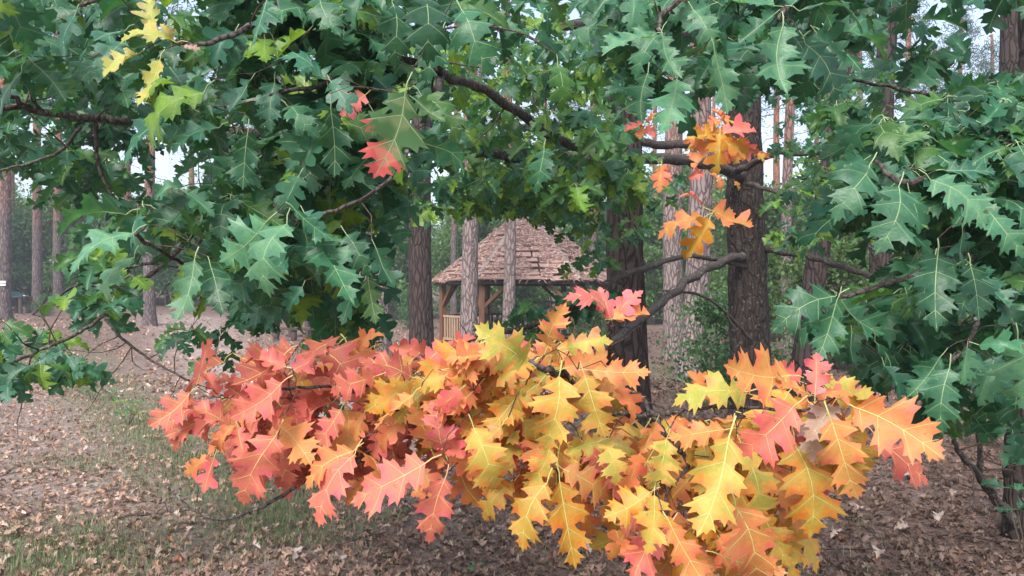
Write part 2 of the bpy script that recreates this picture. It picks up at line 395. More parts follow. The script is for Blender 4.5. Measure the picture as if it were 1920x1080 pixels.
# ------------------------------------------------------------------ oak leaf shapes
HALF = [(.018, 0, 0), (.075, .03, 0), (.16, .055, 0), (.245, .075, 1), (.235, .125, 0), (.30, .175, 1), (.225, .19, 0), (.155, .225, 2),
        (.165, .27, 0), (.25, .29, 0), (.345, .315, 1), (.33, .365, 0), (.425, .43, 1), (.335, .44, 0), (.34, .515, 1), (.235, .49, 0),
        (.15, .515, 2), (.15, .555, 0), (.215, .595, 0), (.295, .625, 1), (.275, .665, 0), (.345, .755, 1), (.25, .735, 0), (.24, .805, 1), (.165, .76, 0),
        (.105, .785, 2), (.10, .82, 0), (.175, .875, 1), (.105, .88, 0), (.085, .935, 1), (.042, .93, 0)]
PET = .22
def leaf_arrays(seed, lod=0):
    rnd = random.Random(seed)
    width = rnd.uniform(.70, .95); sinus = rnd.uniform(.5, .95)
    sides = []
    for sgn in (1, -1):
        sh = rnd.uniform(-.05, .05); pts = []
        lobes = [rnd.uniform(.76, 1.16) for _ in range(5)]
        li = 0
        for (x, y, k) in HALF:
            if k == 2: li += 1
            if lod == 1 and k == 0 and rnd.random() < .62: continue
            f = lobes[min(li, 4)]
            xx = x * width * (sinus if k == 2 else f)
            yy = y + sh * math.sin(math.pi * y)
            if k == 1: xx *= rnd.uniform(1.0, 1.14); yy += rnd.uniform(-.008, .022)
            pts.append((sgn * xx, yy))
        sides.append(pts)
    outline = [(0, -.002)] + sides[0] + [(0, 1.0)] + sides[1][::-1]
    n = len(outline); P = [Vector(p) for p in outline]; E = [(i, (i + 1) % n) for i in range(n)]
    midy = [0.0, .05, .14, .24, .38, .52, .63, .74, .85, .95] if lod == 0 else [.12, .45, .8]
    base = len(P); P += [Vector((0, y if y > 0 else .01)) for y in midy]
    E += [(base + i, base + i + 1) for i in range(len(midy) - 1)]
    veins = []
    for sgn, sd_ in ((1, sides[0]), (-1, sides[1])):
        tips = {0: (.30, .175, .05), 1: (.425, .43, .24), 2: (.345, .755, .52), 3: (.175, .875, .74)}
        for k, (tx, ty, my) in tips.items():
            best = min(sd_, key=lambda q: (abs(q[0]) - tx) ** 2 + (q[1] - ty) ** 2)
            veins.append(((0, my), (best[0] * .9, my + (best[1] - my) * .92)))
    if lod == 0:
        for (a, b) in veins:
            k = len(P); a = Vector(a); b = Vector(b)
            for t_ in (.33, .62, .88): P.append(a.lerp(b, t_))
            E += [(k, k + 1), (k + 1, k + 2)]
    res = delaunay_2d_cdt(P, E, [list(range(n))], 1, 1e-5)
    V2 = [tuple(v) for v in res[0]]; F = [list(f) for f in res[2]]
    tris = []
    for f in F:
        for i in range(1, len(f) - 1): tris.append((f[0], f[i], f[i + 1]))
    def dseg(p, a, b):
        a = Vector(a); b = Vector(b); d = b - a; t = max(0, min(1, (p - a).dot(d) / d.length_squared)); return (p - a - d * t).length
    segs = [((0, 0), (0, 1))] + veins
    edge = [min(1.0, min(dseg(Vector(p), a, b) for a, b in segs) / .11) for p in V2]
    V = [(x, y + PET, 0.0) for x, y in V2]; m = [0] * len(tris)
    # orient blade faces up
    fixed = []
    for (a, b, c) in tris:
        cr = (V2[b][0] - V2[a][0]) * (V2[c][1] - V2[a][1]) - (V2[b][1] - V2[a][1]) * (V2[c][0] - V2[a][0])
        fixed.append((a, b, c) if cr > 0 else (a, c, b))
    tris = fixed
    def rib(pts, r0, r1):
        for i, (x, y) in enumerate(pts):
            t = i / (len(pts) - 1); r = r0 + (r1 - r0) * t
            j = min(i, len(pts) - 2); dx, dy = pts[j + 1][0] - pts[j][0], pts[j + 1][1] - pts[j][1]; L = math.hypot(dx, dy) or 1
            nx_, ny_ = -dy / L, dx / L; k = len(V)
            V.extend([(x + nx_ * r, y + ny_ * r, 0.0006), (x, y, r * .9), (x - nx_ * r, y - ny_ * r, 0.0006), (x, y, -r * .9)])
            edge.extend([0] * 4)
            if i:
                q = k - 4
                for u in range(4):
                    w = (u + 1) % 4
                    tris.append((q + u, k + u, k + w)); tris.append((q + u, k + w, q + w)); m.extend([1, 1])
    if lod == 0:
        rib([(0, 0.0), (0, PET * .5), (0, PET)] + [(0, PET + y) for y in (.05, .24, .38, .52, .74, .95)], .0105, .003)
        for a, b in veins: rib([(a[0] + (b[0] - a[0]) * t_, a[1] + (b[1] - a[1]) * t_ + PET) for t_ in (0, .33, .62, .88)], .0034, .0015)
    else:
        rib([(0, 0.0), (0, PET), (0, PET + .45), (0, PET + .9)], .011, .004)
    # bend it: gutter along the midrib, arch along the length, waved margin, bent lobes, twist
    V = np.array(V, dtype=float); flat = V.copy(); flat[:, 2] = seed * .37; t_ = np.clip((V[:, 1] - PET), 0, 1)
    fold = rnd.choice((rnd.uniform(-.15, .4), rnd.uniform(.3, .95))); arch = rnd.uniform(-.08, .30); wav = rnd.uniform(.12, .42); ph = rnd.uniform(0, 6); twist = rnd.uniform(-.8, .8)
    side = rnd.uniform(-.10, .10)
    ax_ = np.abs(V[:, 0])
    z = fold * ax_ + wav * ax_ * np.sin(9 * t_ + ph + np.sign(V[:, 0]) * 1.3) * np.minimum(1, ax_ / .2)
    z -= rnd.uniform(0, .5) * np.maximum(0, ax_ - .2) * 1.2
    z += arch * 4 * t_ * (1 - t_) * 1.0
    zz = V[:, 2] + z; ang = twist * (t_ - .3)
    x = V[:, 0] * np.cos(ang) - zz * np.sin(ang); zz = V[:, 0] * np.sin(ang) + zz * np.cos(ang)
    x = x + side * 4 * t_ * (1 - t_)
    pt = np.clip(V[:, 1] / PET, 0, 1); zz = zz + .03 * np.sin(pt * math.pi) * (V[:, 1] < PET)
    V = np.stack([x, V[:, 1], zz], 1)
    return V, np.array(tris), np.array(m), np.array(edge), flat
NV = 28
LEAF = [leaf_arrays(100 + i, 0) for i in range(NV)]
LOW = [leaf_arrays(300 + i, 1) for i in range(14)]
FLATTER = sorted(range(NV), key=lambda i: float(np.ptp(LEAF[i][0][:, 2])))[:17]
LEAF_MESH = {}
def leaf_mesh(i, kind):
    if (i, kind) not in LEAF_MESH:
        V, F_, m, e, fl = LEAF[i]
        mats = {'g': [M['leaf_g'], M['vein_g']], 'a': [M['leaf_a'], M['vein_a']], 'r': [M['leaf_a'], M['vein_r']], 't': [M['leaf_rt'], M['vein_g']]}[kind]
        LEAF_MESH[(i, kind)] = np_mesh('oak_leaf_' + kind, V, F_, mats, {'edge': ('FLOAT', e), 'flat': ('FLOAT_VECTOR', fl)}, smooth=True, matidx=m)
    return LEAF_MESH[(i, kind)]

COLS = {  # linear base colour + strength of the green left round the veins
    'Y': (.58, .285, .055, .75), 'G': (.50, .36, .08, .95), 'O': (.60, .20, .075, .25), 'P': (.58, .145, .112, .08),
    'R': (.42, .105, .075, .05), 'D': (.47, .20, .022, .5), 'B': (.36, .13, .03, .15), 'T': (.42, .27, .21, 0), 'K': (.58, .15, .14, .04),
    'g': (.031, .115, .060, 0), 'd': (.021, .080, .043, 0), 'p': (.060, .175, .098, 0), 'l': (.12, .235, .035, 0), 'b': (.030, .112, .072, 0),
    'v': (.045, .125, .035, 0), 'y': (.36, .36, .10, .7), 'x': (.05, .125, .045, 0)}
AUT = set('YGODPRBTKy')
def jitter_col(code):
    c = COLS[code]; f = random.uniform(.82, 1.2); h = random.uniform(-.06, .06)
    return (c[0] * f * (1 + h), c[1] * f * (1 - h * .6), c[2] * f, min(1, c[3] * random.uniform(.6, 1.25)))

class Leaf:
    __slots__ = ('root', 'tip', 'face', 'code', 'size', 'bough', 'var')
    def __init__(s, root, tip, face, code):
        s.root = root; s.tip = tip; s.face = face; s.code = code; s.bough = 0; s.var = random.randrange(1000)
        m = (root + tip) / 2
        px = m.x / m.y * FPX + 960; py = HOR - (m.z - CAM_H) / m.y * FPX
        s.size = (tip - root).length / max(.3, m.y) * (1 if -60 < px < 1980 and -60 < py < 1140 else .05)
    def matrix(s):
        y = s.tip - s.root; L = y.length; y.normalize()
        z = (s.face - y * s.face.dot(y))
        if z.length < .05: z = y.orthogonal()
        z.normalize(); x = y.cross(z); k = L / (1 + PET)
        m = Matrix((x * k, y * k, z * k)).transposed().to_4x4(); m.translation = s.root
        return m
def rvec(s=1.0): return Vector((random.gauss(0, s), random.gauss(0, s), random.gauss(0, s)))
def hero(bx, by, tx, ty, D, code, tilt=None, face=None, width=None):
    """blade base and tip as seen, at distance D; the tip leans towards or away from the eye"""
    B = at(bx, by, D)
    L = math.hypot(tx - bx, ty - by) / FPX * D
    dd = (random.uniform(-.45, .25) if tilt is None else tilt) * L
    T = at(tx, ty, D + dd)
    d = (T - B); root = B - d * PET
    f = face if face is not None else Vector((0, -.85, .5)) + rvec(.28)
    lf = Leaf(root, T, Vector(f).normalized(), code); lf.var = FLATTER[0] if code == 'x' else random.choice(FLATTER)
    return lf
def rosette(px, py, D, n, lo, hi, codes, spread=1.0, down=.75, away=0.0):
    N = at(px, py, D); out = []; a0 = random.uniform(0, 6.28)
    for i in range(n):
        a = a0 + i * 6.283 / n + random.uniform(-.4, .4)
        d = Vector((math.cos(a) * spread, math.sin(a) * spread * .7 - .15 + away, -down + random.uniform(-.45, .45))).normalized()
        L = random.uniform(lo, hi) * (1 + PET)
        f = Vector((0, -.6, .75)) + rvec(.36)
        out.append(Leaf(N + rvec(.006), N + d * L, f.normalized(), random.choice(codes)))
    return out
def in_poly(x, y, poly):
    c = False; n = len(poly)
    for i in range(n):
        x1, y1 = poly[i]; x2, y2 = poly[i - 1]
        if (y1 > y) != (y2 > y) and x < (x2 - x1) * (y - y1) / (y2 - y1) + x1: c = not c
    return c
def fill(poly, count, D0, D1, codes, nl=(4, 6), size=(.125, .195), down=.75, mask=None, dtop=None):
    xs_ = [p[0] for p in poly]; ys_ = [p[1] for p in poly]; out = []; k = 0; tries = 0
    while k < count and tries < count * 40:
        tries += 1
        x = random.uniform(min(xs_), max(xs_)); y = random.uniform(min(ys_), max(ys_))
        if not in_poly(x, y, poly): continue
        if mask and any(math.hypot((x - mx) / rx, (y - my) / ry) < 1 for mx, my, rx, ry in mask): continue
        D = random.uniform(D0, D1); k += 1
        out += rosette(x, y - 45.0 * 2.3 / D, D, random.randint(*nl), size[0], size[1], codes, down=down)
    return out

def smooth_path(pts, seg=5, wob=0.0):
    """Catmull-Rom through (Vector, radius) with a little wander"""
    P = [p for p, r in pts]; Rr = [r for p, r in pts]; out = []; n = len(P)
    for i in range(n - 1):
        p0, p1, p2, p3 = P[max(0, i - 1)], P[i], P[i + 1], P[min(n - 1, i + 2)]
        for k in range(seg):
            t = k / seg; t2 = t * t; t3 = t2 * t
            q = .5 * ((2 * p1) + (p2 - p0) * t + (2 * p0 - 5 * p1 + 4 * p2 - p3) * t2 + (3 * p1 - p0 - 3 * p2 + p3) * t3)
            if wob: q = q + rvec(wob * (Rr[i] + .004))
            out.append((q, Rr[i] + (Rr[i + 1] - Rr[i]) * t))
    out.append((P[-1], Rr[-1])); return out

def build_oak(label, base, trunk_pts, limbs, leaves, bough_labels, n_leaf=300, trunk_mat='bark_oak', extra_twigs=0):
    tree = thing('red_oak_tree', label, 'oak tree', tuple(base))
    tb = MB(); sp = smooth_path(trunk_pts, 6, .035)
    tb.tube([p for p, r in sp], [r for p, r in sp], 20, jit=.07, seed=3)
    tb.build('trunk', M[trunk_mat], tree, smooth=True)
    # limbs: list of (bough index, [(x,y,D,r)...]); twigs grow from leaf rosettes back to the nearest wood
    mbs = {}; samples = []; owner = []; rads = []
    for bi, pl in limbs:
        sp = smooth_path([(at(*q[:3]), q[3]) for q in pl], 6, .22)
        mb = mbs.setdefault(bi, MB()); mb.tube([p for p, r in sp], [r for p, r in sp], 9 if pl[0][3] > .02 else 6, jit=.16, seed=bi)
        for p, r in sp: samples.append(p); owner.append(bi); rads.append(r)
    # group leaf roots into nodes
    nodes = []
    for lf in leaves:
        for nd in nodes:
            if (nd[0] - lf.root).length < .055: nd[1].append(lf); break
        else: nodes.append([lf.root.copy(), [lf]])
    S = np.array([tuple(p) for p in samples]); own = list(owner); rad = list(rads)
    NP = np.array([tuple(n[0]) for n in nodes])
    todo = list(range(len(nodes)))
    dist = np.full(len(nodes), 1e9); near = np.zeros(len(nodes), dtype=int)
    for i in range(len(nodes)):
        d = np.linalg.norm(S - NP[i], axis=1); near[i] = int(d.argmin()); dist[i] = d[near[i]]
    SL = [Vector(s) for s in S]
    alive = np.ones(len(nodes), dtype=bool)
    for _ in range(len(nodes)):
        i = int(np.where(alive, dist, 1e9).argmin()); alive[i] = False
        j = near[i]; a = SL[j]; b = Vector(NP[i]); bi = own[j]; L = (b - a).length
        r0 = min(rad[j] * .7, .0016 + .006 * min(1, L)); r1 = max(.0013, r0 * .55)
        n = max(3, int(L / .06) + 2); pts = []
        side = rvec(.06 * L); side.y = abs(side.y) + .07 * L
        for k in range(n):
            t = k / (n - 1); s_ = math.sin(t * math.pi)
            pts.append(a.lerp(b, t) + side * s_ + Vector((0, 0, .10 * L * s_)) + (rvec(.004) if 0 < k < n - 1 else Vector()))
        mbs[bi].tube(pts, [r0 + (r1 - r0) * k / (n - 1) for k in range(n)], 5, cap=False, mat=1)
        new = pts[1:]
        k0 = len(SL)
        for q in new: SL.append(q); own.append(bi); rad.append(r1)
        A = np.array([tuple(q) for q in new])
        for q in np.nonzero(alive)[0]:
            d = np.linalg.norm(A - NP[q], axis=1); k = int(d.argmin())
            if d[k] < dist[q]: dist[q] = d[k]; near[q] = k0 + k
        for lf in nodes[i][1]:
            lf.bough = bi
            if (lf.root - nodes[i][0]).length > .008:
                mbs[bi].tube([nodes[i][0], (nodes[i][0] + lf.root) / 2 + Vector((0, 0, .004)), lf.root], [.0016, .0014, .0012], 4, cap=False, mat=1)
    for _ in range(extra_twigs):      # bare little side twigs
        j = random.randrange(len(samples)); a = SL[j]
        if a.y < 3.0: continue
        d = (rvec() + Vector((0, -.2, -.1))).normalized(); L = random.uniform(.15, .6); pts = [a]
        for k in range(5): d = (d + rvec(.22)).normalized(); pts.append(pts[-1] + d * L / 5)
        r0 = min(rad[j] * .5, .006); mbs[own[j]].tube(pts, [r0 * (1 - .14 * k) for k in range(6)], 5, cap=False, mat=1)
    boughs = {}
    for bi, mb in mbs.items():
        o = mb.build('bough', [M['branch'], M['twig']], tree, smooth=True); boughs[bi] = o
        if bi in bough_labels: o['label'] = bough_labels[bi]
    leaves.sort(key=lambda l: -l.size)
    for lf in leaves[:n_leaf]:
        kind = 't' if lf.code == 'x' else ('r' if lf.code in 'PRK' else 'a') if lf.code in AUT else 'g'
        o = bpy.data.objects.new('leaf', leaf_mesh(lf.var % NV, kind)); col.objects.link(o)
        o.parent = boughs[lf.bough]; o.matrix_basis = lf.matrix(); o.color = jitter_col(lf.code)
    for aut, mat in ((False, M['fol_g']), (True, M['fol_a'])):
        rest = [l for l in leaves[n_leaf:] if (l.code in AUT) == aut]
        if rest:
            o = merged_leaves('foliage', rest, mat, M['vein_a'] if aut else M['vein_g'], tree); o['kind'] = 'stuff'
    return tree

def merged_leaves(name, leaves, mat, vmat, parent):
    Vs, Fs, Ms, Es, Cs, Ls = [], [], [], [], [], []; k = 0
    for lf in leaves:
        src = LOW[lf.var % len(LOW)] if lf.size < .075 else LEAF[lf.var % NV]
        V, F_, m, e, fl = src
        mx = np.array(lf.matrix()); P = V @ mx[:3, :3].T + mx[:3, 3]
        Vs.append(P); Fs.append(F_ + k); Ms.append(m); Es.append(e); Ls.append(fl); k += len(P)
        Cs.append(np.tile(np.array(jitter_col(lf.code)), (len(P), 1)))
    me = np_mesh(name, np.concatenate(Vs), np.concatenate(Fs), [mat, vmat], {'edge': ('FLOAT', np.concatenate(Es)), 'lc': ('FLOAT_COLOR', np.concatenate(Cs)), 'flat': ('FLOAT_VECTOR', np.concatenate(Ls))}, smooth=True, matidx=np.concatenate(Ms))
    return link_mesh(name, me, parent)

# ------------------------------------------------------------------ the tall oak with the autumn bough
H = []
def hs_(D, rows):
    for r in rows:
        H.append(hero(r[0], r[1], r[2], r[3], D + random.uniform(-.06, .06) + (r[5] if len(r) > 5 else 0), r[4]))
# the yellow middle of the bough
hs_(1.72, [(985, 676, 888, 608, 'G'), (1028, 648, 1062, 566, 'O'), (1063, 652, 1150, 640, 'G'), (1108, 694, 1223, 697, 'O'),
    (1096, 703, 1136, 822, 'Y', -.06), (1048, 706, 1022, 846, 'Y', -.08), (971, 741, 907, 826, 'D'), (1161, 726, 1180, 796, 'O', .05), (998, 679, 930, 725, 'Y', .05),
    (1050, 662, 960, 692, 'O', .08), (935, 692, 832, 676, 'O', .1), (1010, 720, 940, 800, 'Y', .15), (1060, 690, 1130, 660, 'O', .12),
    (888, 802, 930, 918, 'Y'), (940, 800, 880, 880, 'O', .06), (905, 860, 960, 925, 'D', .12), (1030, 840, 985, 920, 'Y', .1), (1000, 860, 1055, 930, 'B', .14),
    (963, 905, 908, 978, 'D', .12), (1026, 905, 980, 1036, 'D'), (1049, 903, 1080, 1068, 'D', -.04), (1053, 820, 1042, 936, 'B', .04), (1056, 880, 1138, 930, 'O', .02),
    (1130, 825, 1156, 912, 'G', -.02), (1128, 826, 1060, 850, 'G', .05), (1132, 824, 1200, 850, 'G', .08), (1110, 870, 1180, 960, 'D', .15), (1080, 930, 1110, 1010, 'B', .16),
    (860, 880, 905, 950, 'B', .22), (875, 745, 815, 800, 'O', .1), (900, 720, 850, 775, 'P', .08), (945, 640, 895, 650, 'R', .2), (880, 770, 930, 840, 'Y', .1)])
hs_(1.74, [(1146, 597, 1124, 538, 'K', -.02), (1144, 598, 1054, 562, 'K'), (1149, 597, 1206, 545, 'K'), (1150, 598, 1219, 590, 'O')])
# lower right hand of the bough
hs_(1.62, [(1358, 806, 1250, 822, 'O'), (1249, 824, 1214, 918, 'G', .06), (1367, 819, 1306, 1008, 'Y', -.1), (1391, 844, 1432, 980, 'Y', -.04), (1490, 834, 1517, 1012, 'D', .02),
    (1497, 895, 1554, 952, 'R', .08), (1219, 923, 1130, 970, 'D'), (1227, 929, 1211, 1042, 'Y', -.06), (1222, 926, 1175, 1012, 'P', .02), (1258, 985, 1332, 1112, 'O', -.1),
    (1255, 985, 1186, 1094, 'P', -.04), (1379, 950, 1418, 1092, 'O', -.03), (1430, 965, 1480, 1064, 'D', .05), (1326, 967, 1326, 1022, 'D', .1), (1290, 900, 1240, 960, 'B', .15),
    (1410, 880, 1360, 960, 'D', .14), (1340, 870, 1390, 930, 'D', .18), (1200, 850, 1170, 930, 'O', .14), (1280, 830, 1320, 900, 'D', .15), (1180, 980, 1140, 1050, 'B', .14),
    (1300, 1000, 1260, 1080, 'D', .12), (1350, 1010, 1400, 1070, 'O', .1), (1230, 790, 1200, 850, 'O', .1), (1260, 780, 1300, 830, 'O', .14), (1350, 1040, 1480, 1075, 'O', .05),
    (1440, 900, 1480, 960, 'B', .2), (1160, 1010, 1180, 1078, 'O', .1), (1400, 735, 1258, 764, 'G', .02), (1330, 760, 1288, 696, 'O', .08)])
# the pink and yellow tip of the bough
hs_(1.60, [(1480, 704, 1356, 684, 'O'), (1528, 741, 1530, 660, 'K'), (1528, 742, 1602, 742, 'O'), (1540, 708, 1663, 768, 'G', .05), (1489, 761, 1376, 850, 'P', -.05),
    (1557, 785, 1610, 938, 'O', -.1), (1602, 764, 1772, 862, 'O', .02), (1640, 815, 1742, 910, 'R', .06), (1545, 765, 1526, 874, 'T', .0), (1480, 790, 1494, 846, 'R', .05),
    (1500, 715, 1440, 690, 'P', .06), (1520, 740, 1450, 700, 'O', .03), (1560, 760, 1510, 830, 'T', .08), (1590, 740, 1650, 780, 'D', .1)])
# the salmon-coloured left end
hs_(1.95, [(374, 705, 398, 633, 'R'), (535, 688, 474, 676, 'P'), (535, 690, 550, 648, 'P', .05), (550, 694, 596, 655, 'R'), (528, 718, 428, 785, 'P', -.08), (355, 738, 277, 800, 'P'),
    (433, 798, 340, 766, 'P', -.04), (439, 800, 411, 845, 'O', -.06), (446, 801, 462, 864, 'P', -.04), (518, 816, 457, 950, 'P', -.1), (539, 809, 548, 912, 'R', .06), (524, 812, 543, 762, 'P'),
    (391, 857, 345, 890, 'O'), (402, 857, 382, 926, 'P', -.03), (665, 853, 598, 990, 'P', -.1), (663, 846, 573, 920, 'O', -.04), (639, 768, 589, 845, 'P', -.05), (683, 775, 667, 827, 'O'),
    (750, 705, 684, 772, 'D', -.03), (705, 705, 618, 737, 'P'), (735, 694, 672, 673, 'R', .08), (620, 705, 562, 716, 'R', .1), (668, 655, 722, 630, 'O', .12), (645, 680, 592, 692, 'O', .1),
    (470, 760, 420, 720, 'R', .1), (480, 820, 440, 890, 'R', .12), (560, 760, 590, 810, 'R', .12), (420, 760, 370, 820, 'R', .1), (600, 800, 560, 850, 'R', .15), (500, 750, 470, 800, 'R', .16),
    (640, 850, 680, 910, 'R', .12), (590, 740, 540, 790, 'R', .14), (660, 740, 700, 790, 'P', .1), (410, 740, 380, 700, 'P', .05), (450, 730, 400, 715, 'R', .08), (360, 800, 330, 850, 'R', .14),
    (700, 860, 720, 930, 'R', .16), (730, 800, 700, 860, 'P', .06)])
hs_(1.80, [(797, 869, 655, 944, 'P', -.1), (835, 897, 804, 1022, 'P', -.05), (835, 847, 806, 750, 'K', -.04), (808, 841, 766, 756, 'O'), (774, 708, 672, 681, 'R', .06), (797, 663, 728, 652, 'R', .1),
    (791, 691, 849, 640, 'P', .05), (847, 652, 893, 634, 'R', .14), (763, 719, 700, 775, 'D', .04), (774, 741, 700, 812, 'O'), (863, 730, 811, 770, 'P'), (790, 880, 830, 940, 'O', .04),
    (820, 900, 770, 930, 'B', .12), (850, 850, 900, 900, 'O', .06), (760, 790, 720, 850, 'O', .08), (830, 800, 870, 860, 'P', .08), (740, 860, 760, 930, 'R', .14), (870, 700, 810, 690, 'O', .05), (845, 690, 925, 670, 'O', .02),
    (690, 900, 650, 950, 'B', .15), (860, 820, 820, 880, 'O', .1)])
ORANGE_POLY = [(340, 720), (480, 690), (700, 670), (900, 660), (1150, 660), (1190, 800), (1400, 770), (1540, 760), (1560, 850), (1480, 960), (1440, 1060), (1180, 1060), (1080, 960), (920, 940), (760, 900), (580, 900), (400, 880), (330, 800)]
LEFT_END = [(400, 720), (480, 690), (700, 670), (830, 680), (820, 860), (700, 880), (580, 870), (440, 850), (390, 800)]
MIDDLE = [(830, 680), (1100, 670), (1130, 790), (1080, 930), (930, 900), (830, 860)]
LOWER = [(1090, 850), (1200, 820), (1300, 810), (1490, 830), (1470, 980), (1400, 1060), (1180, 1050)]
oak_leaves = list(H)
oak_leaves += fill(LEFT_END, 40, 2.0, 2.45, 'RRRRBPO', (2, 4), (.13, .18), mask=[(560, 790, 45, 30)])
oak_leaves += fill(MIDDLE, 26, 1.88, 2.3, 'DOBOYYP', (2, 4), (.13, .18))
oak_leaves += fill([(1380, 770), (1480, 750), (1600, 790), (1560, 850), (1420, 830)], 6, 1.75, 2.0, 'OPRDY', (2, 4), (.12, .17))
oak_leaves += fill(LOWER, 28, 1.78, 2.15, 'DDBOYO', (2, 4), (.13, .18))
# orange tuft half-way up the trunk
oak_leaves += [hero(*r) for r in [(1330, 410, 1282, 486, 3.6, 'D'), (1335, 395, 1414, 424, 3.6, 'O'), (1320, 408, 1232, 452, 3.7, 'O'), (1315, 385, 1272, 372, 3.8, 'P'), (1350, 260, 1300, 320, 4.6, 'O'),
    (1352, 250, 1420, 250, 4.7, 'P'), (1350, 262, 1400, 300, 4.6, 'D'), (1345, 255, 1285, 262, 4.6, 'D'), (1350, 250, 1345, 330, 4.5, 'D'), (1360, 240, 1330, 205, 4.8, 'O'), (1365, 262, 1424, 285, 4.7, 'P'),
    (1205, 232, 1168, 250, 5.0, 'P'), (1208, 235, 1200, 262, 5.0, 'O'), (1212, 230, 1232, 212, 5.0, 'O'), (1215, 235, 1228, 258, 5.0, 'P'), (1240, 310, 1235, 362, 4.6, 'O'), (1238, 310, 1262, 340, 4.6, 'P'),
    (1330, 325, 1350, 362, 4.4, 'O'), (1320, 325, 1290, 335, 4.4, 'P'), (1378, 340, 1384, 358, 4.8, 'Y')]]
oak_leaves += fill([(1290, 225), (1410, 225), (1415, 300), (1300, 310)], 5, 4.7, 5.2, 'ODPD', (3, 5), (.13, .18))
# green leaves of the long limbs reaching over the clearing
G1 = [(330, 80, 223, 84, 1.85, 'y'), (320, 75, 300, 44, 1.85, 'y'), (283, 52, 283, -4, 1.9, 'y'), (300, 112, 257, 200, 1.8, 'y'), (258, 102, 194, 145, 1.85, 'y'), (345, 86, 376, 92, 1.85, 'T'),
    (382, 175, 288, 287, 2.0, 'l'), (465, 248, 455, 358, 1.9, 'd'), (410, 240, 323, 292, 2.0, 'b'), (515, 155, 510, 250, 2.1, 'b'), (140, 28, 112, 94, 1.9, 'b'), (235, 58, 148, 118, 2.0, 'b'), (235, 80, 188, 155, 2.1, 'b'),
    (500, 415, 410, 492, 1.8, 'p'), (538, 420, 509, 560, 1.75, 'p'), (552, 392, 628, 452, 1.8, 'g'), (600, 440, 628, 530, 1.9, 'd'), (250, 438, 131, 518, 1.8, 'p'), (252, 482, 213, 584, 1.85, 'p'), (365, 488, 327, 606, 1.8, 'p'),
    (350, 362, 402, 408, 2.0, 'p'), (345, 350, 290, 372, 2.1, 'p'), (760, 172, 700, 335, 1.75, 'x'), (780, 188, 836, 228, 1.8, 'x'), (685, 178, 638, 220, 2.0, 'K'), (735, 4, 741, 134, 1.8, 'd'), (795, -6, 801, 126, 1.8, 'd'),
    (865, 18, 932, 148, 1.75, 'g'), (620, 152, 658, 215, 1.9, 'b'), (620, 205, 626, 335, 1.85, 'd'), (605, 148, 508, 118, 1.9, 'b'), (575, 60, 520, 112, 2.0, 'l'), (770, 165, 735, 190, 2.1, 'l'), (790, 180, 860, 270, 2.0, 'v'),
    (601, 445, 665, 573, 1.9, 'g'), (705, 465, 741, 540, 1.95, 'd'), (570, 398, 600, 456, 1.85, 'b'), (567, 538, 543, 590, 2.0, 'b'), (395, 500, 420, 590, 2.0, 'd'), (470, 470, 440, 400, 2.1, 'b'), (650, 440, 700, 520, 2.05, 'd'),
    (735, 330, 690, 300, 2.2, 'g'), (655, 530, 640, 610, 2.1, 'd'), (690, 520, 705, 610, 2.1, 'v'), (560, 330, 520, 400, 1.95, 'g'), (470, 150, 430, 210, 2.0, 'b'), (560, 110, 620, 150, 2.0, 'b'), (400, 130, 350, 160, 2.1, 'b'),
    (440, 60, 400, 130, 2.1, 'b'), (500, 0, 470, 90, 1.9, 'b'), (600, -10, 640, 70, 2.0, 'g'), (680, -10, 670, 60, 2.0, 'g'), (830, 60, 800, 160, 2.2, 'd'), (700, 210, 740, 280, 2.1, 'v'), (480, 300, 430, 340, 2.05, 'b'),
    (380, 300, 330, 340, 2.2, 'g'), (590, 250, 560, 330, 2.0, 'g'), (540, 200, 600, 260, 2.0, 'g'), (330, 200, 290, 260, 2.2, 'v'), (1020, 280, 1004, 368, 2.9, 'g'), (1045, 122, 1050, 214, 2.6, 'v'), (360, 440, 400, 380, 2.1, 'v')]
oak_leaves += [hero(*r) for r in G1]
LEFT_POLY = [(-40, -60), (820, -60), (830, 120), (770, 300), (710, 440), (695, 590), (640, 610), (500, 560), (380, 590), (280, 560), (250, 420), (290, 330), (300, 230), (230, 170), (-40, 150)]
GAPS = [(300, 330, 60, 70), (395, 350, 32, 40), (235, 260, 60, 40), (340, 15, 30, 22), (810, 40, 20, 30)]
oak_leaves += fill(LEFT_POLY, 135, 2.1, 3.2, 'ggbbvdvgdlg', (4, 6), (.125, .195), mask=GAPS)
oak_leaves += fill(LEFT_POLY, 110, 3.2, 4.8, 'ggvdvlg', (4, 6), (.125, .195), mask=GAPS)
# smaller, farther sprays on the left
oak_leaves += fill([(-40, 120), (250, 170), (290, 260), (230, 420), (150, 380), (-40, 300)], 60, 4.2, 5.6, 'ggbdvd', (4, 6), (.13, .19), mask=[(235, 330, 30, 60)])
oak_leaves += fill([(100, 300), (240, 300), (250, 480), (130, 460)], 7, 4.6, 5.6, 'gdv', (4, 6), (.13, .19))
oak_leaves += fill([(-40, 640), (90, 590), (200, 540), (240, 600), (240, 690), (120, 720), (-40, 750)], 24, 3.7, 4.4, 'gvvgbl', (3, 5), (.13, .18))
oak_leaves += fill([(120, 470), (240, 470), (250, 540), (150, 560)], 7, 4.0, 4.6, 'vvgl', (3, 5), (.13, .18))
